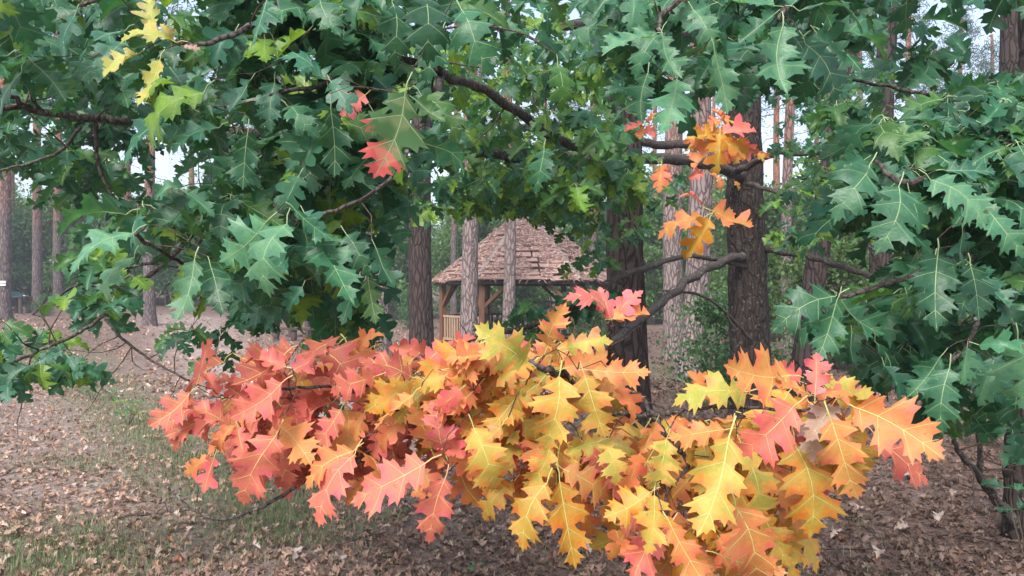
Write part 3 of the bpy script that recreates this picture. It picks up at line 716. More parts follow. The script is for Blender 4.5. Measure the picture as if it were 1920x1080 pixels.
# sprays between trunk and gazebo
MIDPOLY = [(780, 60), (1180, 40), (1190, 330), (1160, 400), (1100, 390), (1040, 355), (940, 370), (860, 375), (800, 420), (780, 300)]
oak_leaves += fill(MIDPOLY, 190, 4.2, 8.0, 'gvvvdgll', (4, 6), (.125, .195), mask=[(1000, 30, 30, 25), (905, 120, 22, 60), (1100, 60, 30, 30)])
oak_leaves += fill([(830, -60), (1160, -60), (1150, 120), (850, 60)], 16, 3.0, 5.0, 'gdvg', (4, 6), (.13, .19))
oak_leaves += fill([(850, 320), (1120, 320), (1120, 385), (990, 385), (860, 375)], 58, 5.4, 7.2, 'vvglgd', (4, 6), (.13, .19))
oak_leaves += fill([(870, 385), (960, 390), (1080, 395), (1110, 415), (880, 410)], 24, 5.6, 7.2, 'vvgl', (3, 5), (.12, .17))
oak_leaves += fill([(-40, 230), (230, 230), (235, 400), (100, 390), (-40, 330)], 16, 4.6, 6.2, 'gvdgb', (4, 6), (.12, .18))
oak_leaves += fill([(1040, 410), (1140, 410), (1140, 500), (1060, 540)], 11, 5.5, 6.5, 'vgl', (3, 5), (.11, .15))
oak_leaves += fill([(880, 620), (960, 600), (1060, 570), (1140, 530), (1140, 560), (1050, 610), (960, 640), (880, 640)], 17, 5.0, 6.2, 'dgdv', (3, 5), (.13, .18))
oak_leaves += fill([(560, 560), (700, 540), (705, 610), (660, 640), (560, 620)], 16, 3.0, 4.6, 'dgv', (3, 5), (.13, .18))
oak_leaves += fill([(330, 640), (420, 640), (420, 700), (330, 710)], 5, 3.4, 3.8, 'gvd', (3, 5), (.09, .13))
oak_leaves += fill([(440, 590), (600, 580), (620, 650), (460, 650)], 10, 3.6, 4.2, 'gvdb', (3, 5), (.10, .14))
oak_leaves += fill([(590, 610), (680, 600), (680, 680), (600, 680)], 5, 4.4, 5.2, 'lvy', (3, 5), (.09, .13))
oak_leaves += fill([(1500, 300), (1640, 240), (1640, 460), (1460, 480), (1450, 380)], 48, 6.0, 8.8, 'gdvvl', (3, 5), (.13, .18), mask=[(1490, 260, 30, 30)])
oak_leaves += fill([(1430, 0), (1640, 0), (1680, 160), (1540, 190), (1440, 120)], 26, 5.5, 8.8, 'gdvg', (4, 6), (.13, .19))
oak_leaves += fill([(1430, 160), (1600, 160), (1600, 300), (1440, 290)], 30, 6.0, 8.8, 'gdvg', (3, 5), (.12, .18), mask=[(1450, 220, 22, 50), (1495, 265, 26, 22)])
oak_leaves += fill([(1160, 300), (1300, 300), (1230, 420), (1160, 480)], 16, 6.0, 8.5, 'gdvv', (3, 5), (.13, .18))
oak_leaves += fill([(560, 770), (600, 770), (600, 820), (570, 830)], 2, 3.2, 3.6, 'gv', (3, 4), (.09, .12))

limbs = [
 (0, [(1397, 478, 9.25, .056), (1330, 500, 8.6, .047), (1240, 568, 7.2, .039), (1172, 620, 5.6, .031), (1120, 662, 4.0, .022), (1085, 690, 2.8, .02), (1060, 700, 2.1, .013), (1040, 698, 1.8, .009), (990, 680, 1.78, .006)]),
 (0, [(1085, 690, 2.8, .014), (1000, 715, 2.2, .010), (880, 715, 2.0, .007), (760, 720, 2.0, .006), (640, 725, 2.05, .005), (520, 730, 2.05, .004), (420, 742, 2.1, .003)]),
 (0, [(1060, 700, 2.1, .008), (1120, 772, 1.95, .007), (1172, 776, 1.85, .006), (1225, 778, 1.75, .0055), (1310, 765, 1.7, .005), (1390, 762, 1.66, .0042), (1480, 770, 1.64, .0036), (1540, 768, 1.62, .003)]),
 (0, [(1225, 778, 1.75, .006), (1248, 812, 1.74, .006), (1290, 870, 1.75, .005), (1250, 925, 1.72, .004), (1256, 985, 1.68, .003)]),
 (0, [(1225, 778, 1.75, .005), (1200, 742, 1.85, .005), (1180, 734, 1.9, .004)]),
 (0, [(760, 720, 2.0, .008), (740, 800, 1.95, .008), (690, 850, 2.0, .008), (572, 905, 2.1, .006), (490, 950, 2.15, .0055), (410, 974, 2.2, .005), (360, 955, 2.25, .004), (325, 925, 2.3, .004)]),
 (0, [(1085, 690, 2.4, .008), (1138, 680, 2.0, .006), (1143, 640, 1.8, .005), (1147, 602, 1.75, .004)]),
 (0, [(1000, 715, 2.2, .008), (1000, 800, 2.0, .006), (1040, 870, 1.9, .005), (1050, 900, 1.8, .004)]),
 (1, [(1398, 330, 9.3, .075), (1370, 324, 9.0, .066), (1290, 300, 8.0, .058), (1170, 298, 6.7, .052), (1050, 262, 5.4, .036), (930, 180, 4.2, .026), (830, 140, 3.5, .018), (700, 85, 2.8, .012), (560, 8, 2.2, .013), (480, 45, 2.0, .008), (400, 80, 1.9, .006), (335, 84, 1.86, .004)]),
 (1, [(560, 8, 2.2, .011), (470, -30, 2.0, .009), (300, -40, 1.95, .007), (150, 10, 1.95, .005)]),
 (1, [(830, 140, 3.5, .02), (800, 250, 2.6, .013), (775, 270, 2.2, .007), (720, 345, 2.0, .0055), (630, 395, 1.95, .005), (555, 415, 1.85, .005)]),
 (1, [(700, 85, 2.8, .014), (620, 150, 2.3, .009), (540, 170, 2.1, .006), (420, 200, 2.1, .005)]),
 (1, [(830, 140, 3.5, .014), (800, 40, 2.4, .01), (790, -20, 2.0, .007)]),
 (2, [(1170, 298, 6.7, .05), (960, 293, 5.8, .043), (810, 282, 5.0, .034), (560, 258, 4.4, .034), (300, 230, 3.9, .025), (160, 222, 3.65, .019), (60, 205, 3.5, .016), (15, 200, 3.4, .013), (-80, 240, 3.2, .014)]),
 (2, [(60, 205, 3.5, .014), (20, 180, 3.3, .010), (-60, 150, 3.1, .008)]),
 (2, [(178, 224, 3.68, .010), (188, 320, 3.75, .009), (225, 388, 3.8, .006)]),
 (2, [(150, 240, 3.7, .009), (100, 290, 3.9, .008), (0, 320, 4.0, .006)]),
 (2, [(430, 245, 4.1, .02), (400, 380, 4.2, .017), (310, 490, 4.25, .014), (172, 607, 4.1, .011), (90, 650, 4.0, .009), (0, 690, 3.9, .008), (-60, 710, 3.85, .006)]),
 (2, [(310, 490, 4.25, .010), (190, 512, 4.2, .008), (110, 555, 4.2, .007), (60, 590, 4.2, .005)]),
 (2, [(200, 600, 4.1, .008), (230, 635, 4.0, .007), (290, 680, 3.9, .006), (355, 714, 3.8, .005)]),
 (2, [(400, 380, 4.2, .012), (360, 480, 2.8, .006), (300, 470, 2.1, .005), (255, 440, 1.85, .005)]),
 (2, [(560, 258, 4.4, .02), (640, 400, 3.8, .016), (680, 520, 3.6, .012), (600, 610, 3.7, .008)]),
 (3, [(1396, 270, 9.3, .055), (1290, 270, 8.9, .05), (1170, 265, 8.3, .045), (1060, 235, 7.6, .036), (960, 240, 7.0, .035)]),
 (3, [(1392, 60, 9.3, .07), (1250, 62, 8.2, .06), (1110, 42, 7.0, .045), (980, 52, 6.0, .036), (900, 18, 5.0, .026), (830, -20, 4.2, .015)]),
 (3, [(980, 52, 6.0, .022), (940, 60, 5.2, .017), (900, -10, 4.6, .012)]),
 (4, [(1436, 470, 9.3, .05), (1510, 478, 8.8, .04), (1620, 515, 8.0, .033), (1690, 545, 7.2, .025), (1780, 565, 6.0, .022)]),
 (4, [(1385, 322, 8.9, .042), (1450, 290, 8.1, .032), (1540, 288, 7.6, .024), (1640, 300, 7.0, .02)]),
 (4, [(1400, 345, 9.0, .03), (1470, 365, 8.5, .024), (1560, 420, 8.0, .018), (1640, 470, 7.6, .01)]),
 (4, [(1410, 640, 9.2, .02), (1330, 560, 8.4, .016), (1240, 545, 8.0, .012)]),
 (0, [(1172, 620, 5.6, .030), (1130, 560, 5.8, .026), (1060, 590, 5.6, .022), (960, 620, 5.4, .018), (870, 640, 5.2, .012)]),
 (0, [(1397, 500, 9.2, .03), (1300, 480, 8.6, .026), (1230, 495, 7.8, .03), (1140, 530, 6.4, .028), (1050, 600, 5.8, .022)]),
]
base_a = gpt(1412, 9.4)
tA = [(gpt(1414, 9.4, -.15), .36), (gpt(1413, 9.4, .12), .29), (at(1410, 760, 9.4), .25), (at(1404, 560, 9.4), .232), (at(1397, 330, 9.4), .218), (at(1391, 100, 9.4), .20), (at(1385, -300, 9.4), .17), (at(1395, -900, 9.4), .11), (at(1380, -1300, 9.4), .05)]
build_oak('tall dark-barked oak whose low bough of yellow, orange and salmon leaves hangs over the litter', base_a, tA, limbs, oak_leaves,
    {0: 'low bough of yellow, orange and salmon autumn leaves', 1: 'long green-leaved bough with a yellow-leaved tip', 2: 'long level bough of green leaves reaching over the grassy track', 3: 'bare-stemmed bough with green sprays', 4: 'grey bough reaching over the shaded litter'},
    300, extra_twigs=170)

# ------------------------------------------------------------------ the second oak, on the shaded side
r_leaves = [hero(*r) for r in [(1222, 69, 1128, 106, 1.75, 'p'), (1243, 68, 1280, 148, 1.7, 'p'), (1339, 97, 1364, 216, 1.7, 'p'), (1468, 49, 1477, 178, 1.75, 'p'), (1498, 21, 1618, 70, 1.8, 'b'), (1449, 29, 1384, 82, 1.8, 'g'),
    (1510, 83, 1563, 200, 1.85, 'b'), (1438, 86, 1426, 166, 1.9, 'd'), (1269, 149, 1236, 252, 1.75, 'p'), (1215, 137, 1205, 232, 1.85, 'g'), (1300, 20, 1344, 99, 1.8, 'p'), (1190, -12, 1178, 60, 1.8, 'p'), (1452, 11, 1368, 4, 1.85, 'p'),
    (1278, 178, 1308, 258, 1.95, 'd'), (1240, 60, 1190, 150, 1.95, 'g'), (1330, 10, 1250, 40, 1.9, 'g'), (1410, 90, 1390, 170, 2.0, 'd'), (1530, 60, 1580, 120, 2.0, 'd'), (1150, -20, 1110, 40, 1.9, 'g'), (1480, 60, 1530, 150, 1.95, 'd'),
    (1630, 310, 1563, 424, 1.9, 'g'), (1650, 308, 1694, 350, 1.95, 'g'), (1685, 350, 1639, 480, 1.8, 'g'), (1705, 360, 1722, 440, 1.85, 'g'), (1745, 338, 1849, 434, 1.8, 'p'), (1775, 320, 1868, 322, 1.9, 'b'), (1845, 385, 1930, 486, 1.8, 'p'),
    (1805, 435, 1812, 512, 1.95, 'b'), (1750, 490, 1722, 600, 2.0, 'd'), (1569, 563, 1529, 680, 1.85, 'g'), (1566, 556, 1445, 626, 1.9, 'g'), (1575, 558, 1661, 628, 1.95, 'g'), (1758, 478, 1757, 624, 1.9, 'd'), (1819, 497, 1836, 602, 1.95, 'd'),
    (1813, 652, 1807, 724, 1.95, 'p'), (1836, 647, 1924, 676, 1.9, 'p'), (1763, 669, 1700, 745, 1.95, 'g'), (1780, 691, 1768, 818, 1.85, 'g'), (1658, 686, 1682, 762, 2.0, 'b'), (1858, 691, 1834, 762, 2.0, 'p'), (1908, 636, 1922, 774, 1.9, 'p'),
    (1597, 624, 1603, 690, 2.1, 'd'), (1930, 800, 1890, 870, 2.2, 'd'), (1640, 640, 1660, 740, 2.15, 'd'), (1700, 600, 1740, 680, 2.15, 'd'), (1870, 560, 1900, 640, 2.1, 'd'), (1700, 430, 1750, 480, 2.1, 'd'), (1880, 300, 1930, 360, 2.0, 'b'),
    (1560, 600, 1500, 610, 2.0, 'd'), (1620, 300, 1560, 340, 2.0, 'g'), (1740, 240, 1690, 300, 2.2, 'b'), (1800, 220, 1860, 260, 2.2, 'b')]]
RIGHT = [(1600, 290), (1720, 200), (1960, 180), (1960, 760), (1780, 790), (1650, 720), (1600, 640), (1640, 480), (1560, 420)]
r_leaves += fill(RIGHT, 92, 2.1, 2.9, 'ggdbvg', (4, 6), (.125, .195), mask=[(1650, 530, 45, 50), (1720, 670, 26, 26), (1880, 755, 26, 26)])
r_leaves += fill([(1690, -60), (1960, -60), (1960, 260), (1720, 240)], 26, 2.6, 3.8, 'dbdg', (4, 6), (.125, .195), mask=[(1770, 40, 40, 45), (1880, 90, 60, 70)])
r_leaves += fill([(1120, -60), (1620, -60), (1600, 60), (1520, 140), (1420, 130), (1300, 190), (1180, 130)], 34, 2.0, 2.7, 'gdgb', (4, 6), (.125, .195))
r_leaves += fill([(1500, 160), (1680, 160), (1700, 300), (1520, 240)], 8, 3.2, 4.4, 'gvd', (3, 5), (.13, .18), mask=[(1490, 260, 40, 45), (1450, 200, 30, 60)])
r_leaves += fill([(1780, 760), (1920, 740), (1960, 900), (1890, 860), (1800, 800)], 5, 3.0, 3.8, 'dgv', (3, 5), (.10, .14))
limbs_b = [
 (0, [(1935, 380, 4.9, .04), (1930, 250, 4.0, .026), (1850, 245, 3.0, .016), (1740, 330, 2.2, .009), (1690, 342, 1.85, .007), (1640, 302, 1.92, .005)]),
 (0, [(1740, 330, 2.2, .010), (1800, 380, 1.95, .007), (1845, 382, 1.85, .005)]),
 (0, [(1850, 245, 3.0, .011), (1740, 180, 2.8, .008), (1600, 150, 2.6, .005)]),
 (1, [(1938, 600, 4.9, .045), (1900, 520, 3.6, .022), (1820, 480, 2.4, .011), (1700, 520, 2.0, .007), (1600, 550, 1.9, .007), (1570, 558, 1.88, .005)]),
 (1, [(1820, 480, 2.4, .012), (1830, 580, 2.1, .008), (1815, 645, 1.98, .006), (1780, 680, 1.92, .004)]),
 (1, [(1838, 792, 4.6, .016), (1838, 860, 4.7, .018), (1842, 905, 4.8, .022), (1890, 960, 5.0, .03), (1920, 1000, 5.05, .035)]),
 (1, [(1785, 812, 4.4, .012), (1800, 850, 4.5, .016), (1835, 890, 4.7, .019), (1880, 950, 4.95, .023), (1915, 1005, 5.05, .028)]),
 (2, [(1930, -40, 4.9, .05), (1900, -200, 4.0, .042), (1750, -180, 3.0, .03), (1560, -60, 2.2, .016), (1480, 10, 1.9, .008), (1464, 36, 1.82, .006)]),
 (2, [(1560, -60, 2.2, .012), (1400, -50, 2.0, .009), (1260, 10, 1.85, .007), (1233, 62, 1.76, .005)]),
]
base_b = gpt(1918, 5.1)
tB = [(gpt(1918, 5.1, -.12), .14), (gpt(1917, 5.1, .1), .115), (at(1915, 860, 5.1), .10), (at(1922, 640, 5.05), .095), (at(1930, 380, 5.0), .088), (at(1935, 100, 4.95), .08), (at(1925, -300, 4.9), .06), (at(1935, -700, 4.9), .03)]
build_oak('green-leaved young oak with a slender dark trunk and curved low stems rising from shaded litter', base_b, tB, limbs_b, r_leaves,
    {0: 'bough of broad dark green leaves', 2: 'overhanging bough of large glossy green leaves'}, 300, extra_twigs=50)

# ------------------------------------------------------------------ pines
def needle_crown(seed, h0, h1, rad, n):
    r = np.random.default_rng(seed); Vs = []; Fs = []; Cs = []; k = 0
    for i in range(n):
        t = r.random() ** .8; z = h0 + (h1 - h0) * t; rr = rad * (1 - .75 * t) * math.sqrt(r.random()); a = r.random() * 6.283
        c = np.array([rr * math.cos(a), rr * math.sin(a), z - .12 * rr + r.normal(0, .1)])
        cc = np.array([.035, .072, .03]) * r.uniform(.7, 1.5)
        m = 15
        d = r.normal(0, 1, (m, 3)); d[:, 2] += .35; d /= np.linalg.norm(d, axis=1)[:, None]
        L = r.uniform(.16, .36, (m, 1)); w = np.cross(d, r.normal(0, 1, (m, 3))); w /= np.linalg.norm(w, axis=1)[:, None]; w *= .022
        o = c + r.normal(0, .16, (m, 3))
        P = np.stack([o - w, o + w, o + d * L], 1).reshape(-1, 3)
        Vs.append(P); Fs.append(np.arange(m * 3).reshape(-1, 3) + k); k += m * 3; Cs.append(np.tile(np.append(cc, 1), (m * 3, 1)))
    return np_mesh('pine_crown', np.concatenate(Vs), np.concatenate(Fs), M['needle'], {'lc': ('FLOAT_COLOR', np.concatenate(Cs))})
CROWNS = [needle_crown(i, 9.5, 17, 2.2, 230) for i in range(3)]; THIN = [needle_crown(9 + i, 12, 17.5, 1.8, 90) for i in range(3)]
def pine_limbs(seed):
    rnd = random.Random(seed); mb = MB()
    for i in range(34):
        z = rnd.uniform(4.0, 16) if i < 14 else rnd.uniform(9, 16.5); a = rnd.uniform(0, 6.28); L = rnd.uniform(.6, 1.4) if z < 9 else rnd.uniform(1.2, 2.6) * (1 - (z - 9) / 11)
        d = Vector((math.cos(a), math.sin(a), rnd.uniform(-.25, .3))); p = [Vector((0, 0, z)) + d * .05]
        for k in range(4): p.append(p[-1] + (d + Vector((rnd.gauss(0, .2), rnd.gauss(0, .2), rnd.gauss(0, .15) - .03 * k))) * L / 4)
        r0 = .03 if z > 9 else .016; mb.tube(p, [r0 * (1 - .2 * k) for k in range(5)], 5, cap=False)
        for q in range(3):
            b = p[rnd.randint(1, 3)]; e = b + Vector((rnd.gauss(0, .3), rnd.gauss(0, .3), rnd.gauss(0, .2))); mb.tube([b, (b + e) / 2 + Vector((0, 0, .04)), e], [.008, .006, .003], 4, cap=False)
    return mb.mesh('pine_branches', M['stem'])
PLIMBS = [pine_limbs(i) for i in range(3)]
def pine(px, D, r, label, mat='bark_pine', lean=(0, 0), group=None, hgt=17.5, crown=True, jit=.06, seed=None):
    b = gpt(px, D); t = thing('pine_tree', label, 'pine tree', tuple(b), group)
    s = seed if seed is not None else random.randrange(10000); rnd = random.Random(s)
    pts = []; rads = []; n = 26; bx = rnd.uniform(-.12, .12); by = rnd.uniform(-.1, .1)
    for i in range(n + 1):
        f = i / n; z = -.25 + (hgt + .25) * f ** 1.25
        fl = 1 + .38 * math.exp(-max(0, z) / .28)
        rr = r * fl * (1 - .62 * f ** 1.3)
        pts.append(b + Vector((lean[0] * z + bx * math.sin(z * .5), lean[1] * z + by * math.sin(z * .4 + 1), z))); rads.append(rr)
    mb = MB().tube(pts, rads, 18, jit=jit, seed=s); mb.build('trunk', M[mat], t, smooth=True)
    if crown:
        o = link_mesh('crown', (THIN if D < 24 else CROWNS)[s % 3]); o.parent = t; o['kind'] = 'stuff'; o.location = (lean[0] * 13, lean[1] * 13, 0); o.rotation_euler.z = s
        o = link_mesh('branches', PLIMBS[s % 3]); o.parent = t; o['kind'] = 'stuff'; o.location = (lean[0] * 8, lean[1] * 8, 0); o.rotation_euler.z = s * 1.7
    return t
PLACE = [(240, 'behind the trail-marked pine'), (480, 'beyond the old sandy track'), (760, 'beyond the log bench'), (1190, 'behind the gazebo'), (1480, 'behind the dark oak trunk'), (9999, 'behind the drooping oak leaves')]
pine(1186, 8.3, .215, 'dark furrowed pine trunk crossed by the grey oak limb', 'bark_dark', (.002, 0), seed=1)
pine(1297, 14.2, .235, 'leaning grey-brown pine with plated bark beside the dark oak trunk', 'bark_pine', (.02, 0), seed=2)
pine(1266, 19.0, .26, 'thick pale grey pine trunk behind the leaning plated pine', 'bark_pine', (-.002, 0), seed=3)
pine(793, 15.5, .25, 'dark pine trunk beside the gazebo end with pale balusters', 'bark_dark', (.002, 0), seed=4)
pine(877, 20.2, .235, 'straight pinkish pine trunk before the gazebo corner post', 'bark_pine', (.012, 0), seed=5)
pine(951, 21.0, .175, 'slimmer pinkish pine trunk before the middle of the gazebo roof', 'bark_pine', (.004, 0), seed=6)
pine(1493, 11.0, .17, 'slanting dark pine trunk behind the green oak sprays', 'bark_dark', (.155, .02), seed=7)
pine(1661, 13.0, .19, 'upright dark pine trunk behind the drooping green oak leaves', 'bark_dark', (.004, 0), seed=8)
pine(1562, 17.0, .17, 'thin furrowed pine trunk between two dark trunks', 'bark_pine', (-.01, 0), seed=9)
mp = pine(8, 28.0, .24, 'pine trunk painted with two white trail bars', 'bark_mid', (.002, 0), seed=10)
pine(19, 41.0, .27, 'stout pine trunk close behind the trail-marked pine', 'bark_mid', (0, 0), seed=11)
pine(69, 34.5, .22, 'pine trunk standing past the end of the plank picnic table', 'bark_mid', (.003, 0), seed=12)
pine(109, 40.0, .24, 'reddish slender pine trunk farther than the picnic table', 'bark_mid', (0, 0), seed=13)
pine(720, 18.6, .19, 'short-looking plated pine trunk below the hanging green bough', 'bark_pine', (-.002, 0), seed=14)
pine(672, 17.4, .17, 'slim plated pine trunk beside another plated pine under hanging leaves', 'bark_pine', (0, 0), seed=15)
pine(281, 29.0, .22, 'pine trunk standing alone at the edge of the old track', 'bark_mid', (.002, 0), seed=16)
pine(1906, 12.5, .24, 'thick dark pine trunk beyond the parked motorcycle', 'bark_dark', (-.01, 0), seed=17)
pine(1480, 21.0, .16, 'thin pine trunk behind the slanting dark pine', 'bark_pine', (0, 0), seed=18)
for px, D, r in [(135, 46, .24), (240, 44, .22), (360, 52, .25), (410, 44, .2), (455, 50, .25), (520, 46, .25), (575, 55, .25), (625, 42, .22), (690, 50, .25), (745, 60, .26), (851, 37, .17), (905, 52, .22),
                 (1020, 48, .22), (1065, 56, .22), (1112, 42, .24), (1150, 60, .25), (1232, 46, .2), (1340, 50, .2), (1455, 38, .22), (1530, 46, .2), (1610, 40, .22), (1700, 36, .22), (1745, 50, .22), (1800, 42, .22), (1860, 48, .22), (1925, 40, .24), (-40, 40, .28), (-90, 30, .26)]:
    w = next(t for x1, t in PLACE if px < x1)
    pine(px, D, r, ('slim' if r < .215 else 'sturdy') + ' straight pine trunk in the distant stand ' + w, 'bark_mid', (random.uniform(-.012, .012), 0), 'distant pines ' + w)
# the painted trail mark
for k, yy in enumerate((528.5, 533.8)):
    zc = CAM_H - (yy - HOR) / FPX * 27.7; mb = MB(); c = gpt(8, 28.0); rr = .242 * (1 - .62 * (zc / 17.5) ** 1.05) + .035
    n = 7; hh = .036
    for i in range(n):
        a = -math.pi / 2 + (i / (n - 1) - .5) * 1.1
        for zz in (-hh, hh):
            mb.v.append((c.x + .06 + math.cos(a) * rr * 1.0, c.y + math.sin(a) * rr, zc + zz)); mb.v.append((c.x + .06 + math.cos(a) * (rr - .06), c.y + math.sin(a) * (rr - .06), zc + zz))
    for i in range(n - 1):
        a = i * 4; b = a + 4
        for q in ((0, 4, 6, 2), (1, 3, 7, 5), (2, 6, 7, 3), (0, 1, 5, 4)): mb.f.append(tuple(a + z for z in q)); mb.m.append(0)
    mb.build('trail_bar', M['paint_white'], mp)

# ------------------------------------------------------------------ leafy understory
def under_mesh(seed, h, rad, n, leaf, colour, low=.12):
    r = np.random.default_rng(seed); nc = 46
    cz = low * h + (1 - low) * h * r.random(nc); ca = r.random(nc) * 6.283
    prof = np.sin(np.clip((cz / h - low) / (1 - low), 0, 1) ** .8 * math.pi * .93 + .2); cr = rad * prof * np.sqrt(r.random(nc))
    C = np.stack([cr * np.cos(ca), cr * np.sin(ca), cz], 1); cs = r.uniform(.16, .34, nc) * rad; cb = r.uniform(.6, 1.45, nc)
    idx = r.integers(0, nc, n); o = C[idx] + r.normal(0, 1, (n, 3)) * cs[idx][:, None] * np.array([1, 1, .45])
    d = r.normal(0, 1, (n, 3)); d[:, 2] -= .35; d /= np.linalg.norm(d, axis=1)[:, None]
    up = r.normal(0, .55, (n, 3)); up[:, 2] += 1; w = np.cross(d, up); w /= np.linalg.norm(w, axis=1)[:, None] + 1e-6
    L = leaf * r.uniform(.6, 1.3, (n, 1)); nrm = np.cross(w, d)
    P = np.stack([o, o + d * L * .5 + w * L * .36 + nrm * L * .08, o + d * L, o + d * L * .5 - w * L * .36 + nrm * L * .08], 1).reshape(-1, 3)
    F_ = np.arange(n * 4).reshape(-1, 4); F_ = np.concatenate([F_[:, [0, 1, 2]], F_[:, [0, 2, 3]]])
    cc = np.array(colour) * (cb[idx] * r.uniform(.75, 1.3, n))[:, None]; cc = np.concatenate([cc, np.ones((n, 1))], 1).repeat(4, 0)
    fol = np_mesh('understory_foliage', P, F_, M['und'], {'lc': ('FLOAT_COLOR', cc)})
    mb = MB()
    for s_ in range(3):
        top = Vector((r.normal(0, .3) * rad, r.normal(0, .3) * rad, h * .85)); b = Vector((r.normal(0, .05), r.normal(0, .05), -.1)); mid = (b + top) / 2 + Vector((r.normal(0, .12), r.normal(0, .12), 0))
        mb.tube([b, b.lerp(mid, .5), mid, mid.lerp(top, .5), top], [.008 * h, .007 * h, .005 * h, .0035 * h, .0015 * h], 6)
        for q in range(6):
            a = b.lerp(top, r.uniform(.3, .9)); e = Vector(C[r.integers(0, nc)]); mb.tube([a, a.lerp(e, .5) + Vector((0, 0, .06)), e], [.003 * h, .002 * h, .001 * h], 4, cap=False)
    return fol, mb.mesh('understory_stems', M['stem'])
GREEN1, GREEN2, GREEN3 = (.10, .19, .05), (.07, .16, .06), (.115, .19, .065)
UND = [under_mesh(1, 5.0, 1.8, 9000, .17, GREEN1), under_mesh(2, 6.5, 2.2, 11000, .18, GREEN2), under_mesh(3, 3.4, 1.6, 7000, .14, GREEN3), under_mesh(4, 7.5, 2.5, 12000, .19, GREEN1), under_mesh(5, 2.0, 1.1, 3600, .10, GREEN2, .05)]
def shrub(px, D, kind, label, group=None, sc=1.0, name='young_tree', cat='young tree'):
    b = gpt(px, D); t = thing(name, label, cat, tuple(b), group, rz=random.uniform(0, 6.28))
    t.scale = (sc,) * 3
    f, s = UND[kind]
    o = link_mesh('foliage', f); o.parent = t; o['kind'] = 'stuff'
    o = link_mesh('stem', s); o.parent = t
    return t
HOW = {0: 'slim bright green young tree', 1: 'tall dark green broadleaf tree', 2: 'rounded light green tree', 3: 'tall bright green broadleaf tree', 4: 'low dark green bush'}
def far(px, D, k, sc):
    w = next(t for x1, t in PLACE if px < x1); row = 'in the first rank' if D < 36 else 'in the second rank' if D < 50 else 'in the far ranks'
    shrub(px, D, k, HOW[k] + ' ' + row + ' ' + w, 'young growth ' + w, sc)
x = -120
while x < 2040:
    for D0, ks, s0 in ((31, (0, 2, 4), .9), (42, (0, 1, 3), 1.0), (58, (1, 3), 1.1), (76, (3, 1), 1.35)):
        px = x + random.uniform(-40, 40)
        D = D0 * random.uniform(.92, 1.12)
        if D0 == 31 and (300 < px < 760 or 1190 < px < 1330 or 780 < px < 1190): continue
        if D0 == 31 and px < 240: D = 46
        if D0 == 42 and 380 < px < 640 and random.random() < .4: continue
        far(px, D, random.choice(ks), s0 * random.uniform(.8, 1.2))
    x += 74
for i in range(8): far(-50 + i * 40 + random.uniform(-8, 8), random.uniform(42, 44), random.choice((0, 2)), random.uniform(.9, 1.15))
for i in range(9): far(-60 + i * 36 + random.uniform(-10, 10), random.uniform(43, 50), random.choice((0, 1, 3, 2)), random.uniform(.85, 1.2))
for i in range(8): far(270 + i * 62 + random.uniform(-14, 14), random.uniform(50, 58), random.choice((0, 2, 3)), random.uniform(.8, 1.1))
shrub(1112, 21.3, 4, 'low leafy shrub against the dark gazebo balusters', None, .62, 'shrub', 'shrub')
shrub(1356, 11.6, 4, 'small green sapling at the foot of the dark oak trunk', None, .78, 'sapling', 'sapling')
shrub(1385, 10.9, 4, 'knee-high green sapling just behind the dark oak trunk', None, .38, 'sapling', 'sapling')
shrub(1560, 16.5, 2, 'leafy shrub filling the gap between the dark pine trunks', None, .8, 'shrub', 'shrub')
shrub(1740, 17.5, 2, 'rounded shrub behind the upright dark pine trunk', None, .9, 'shrub', 'shrub')
shrub(84, 32.0, 4, 'grey-green low bush beside the plank picnic table', None, .42, 'bush', 'bush')
shrub(620, 25.5, 4, 'little green bush beside the log bench', None, .3, 'bush', 'bush')
for px, D, sc in ((1700, 26, 1.0), (1850, 24, 1.0), (1440, 27, 1.0), (1610, 29, 1.1), (1950, 28, 1.1)):
    shrub(px, D, 0, 'leafy young tree among the dark pine trunks on the shaded side', 'young trees on the shaded side', sc)

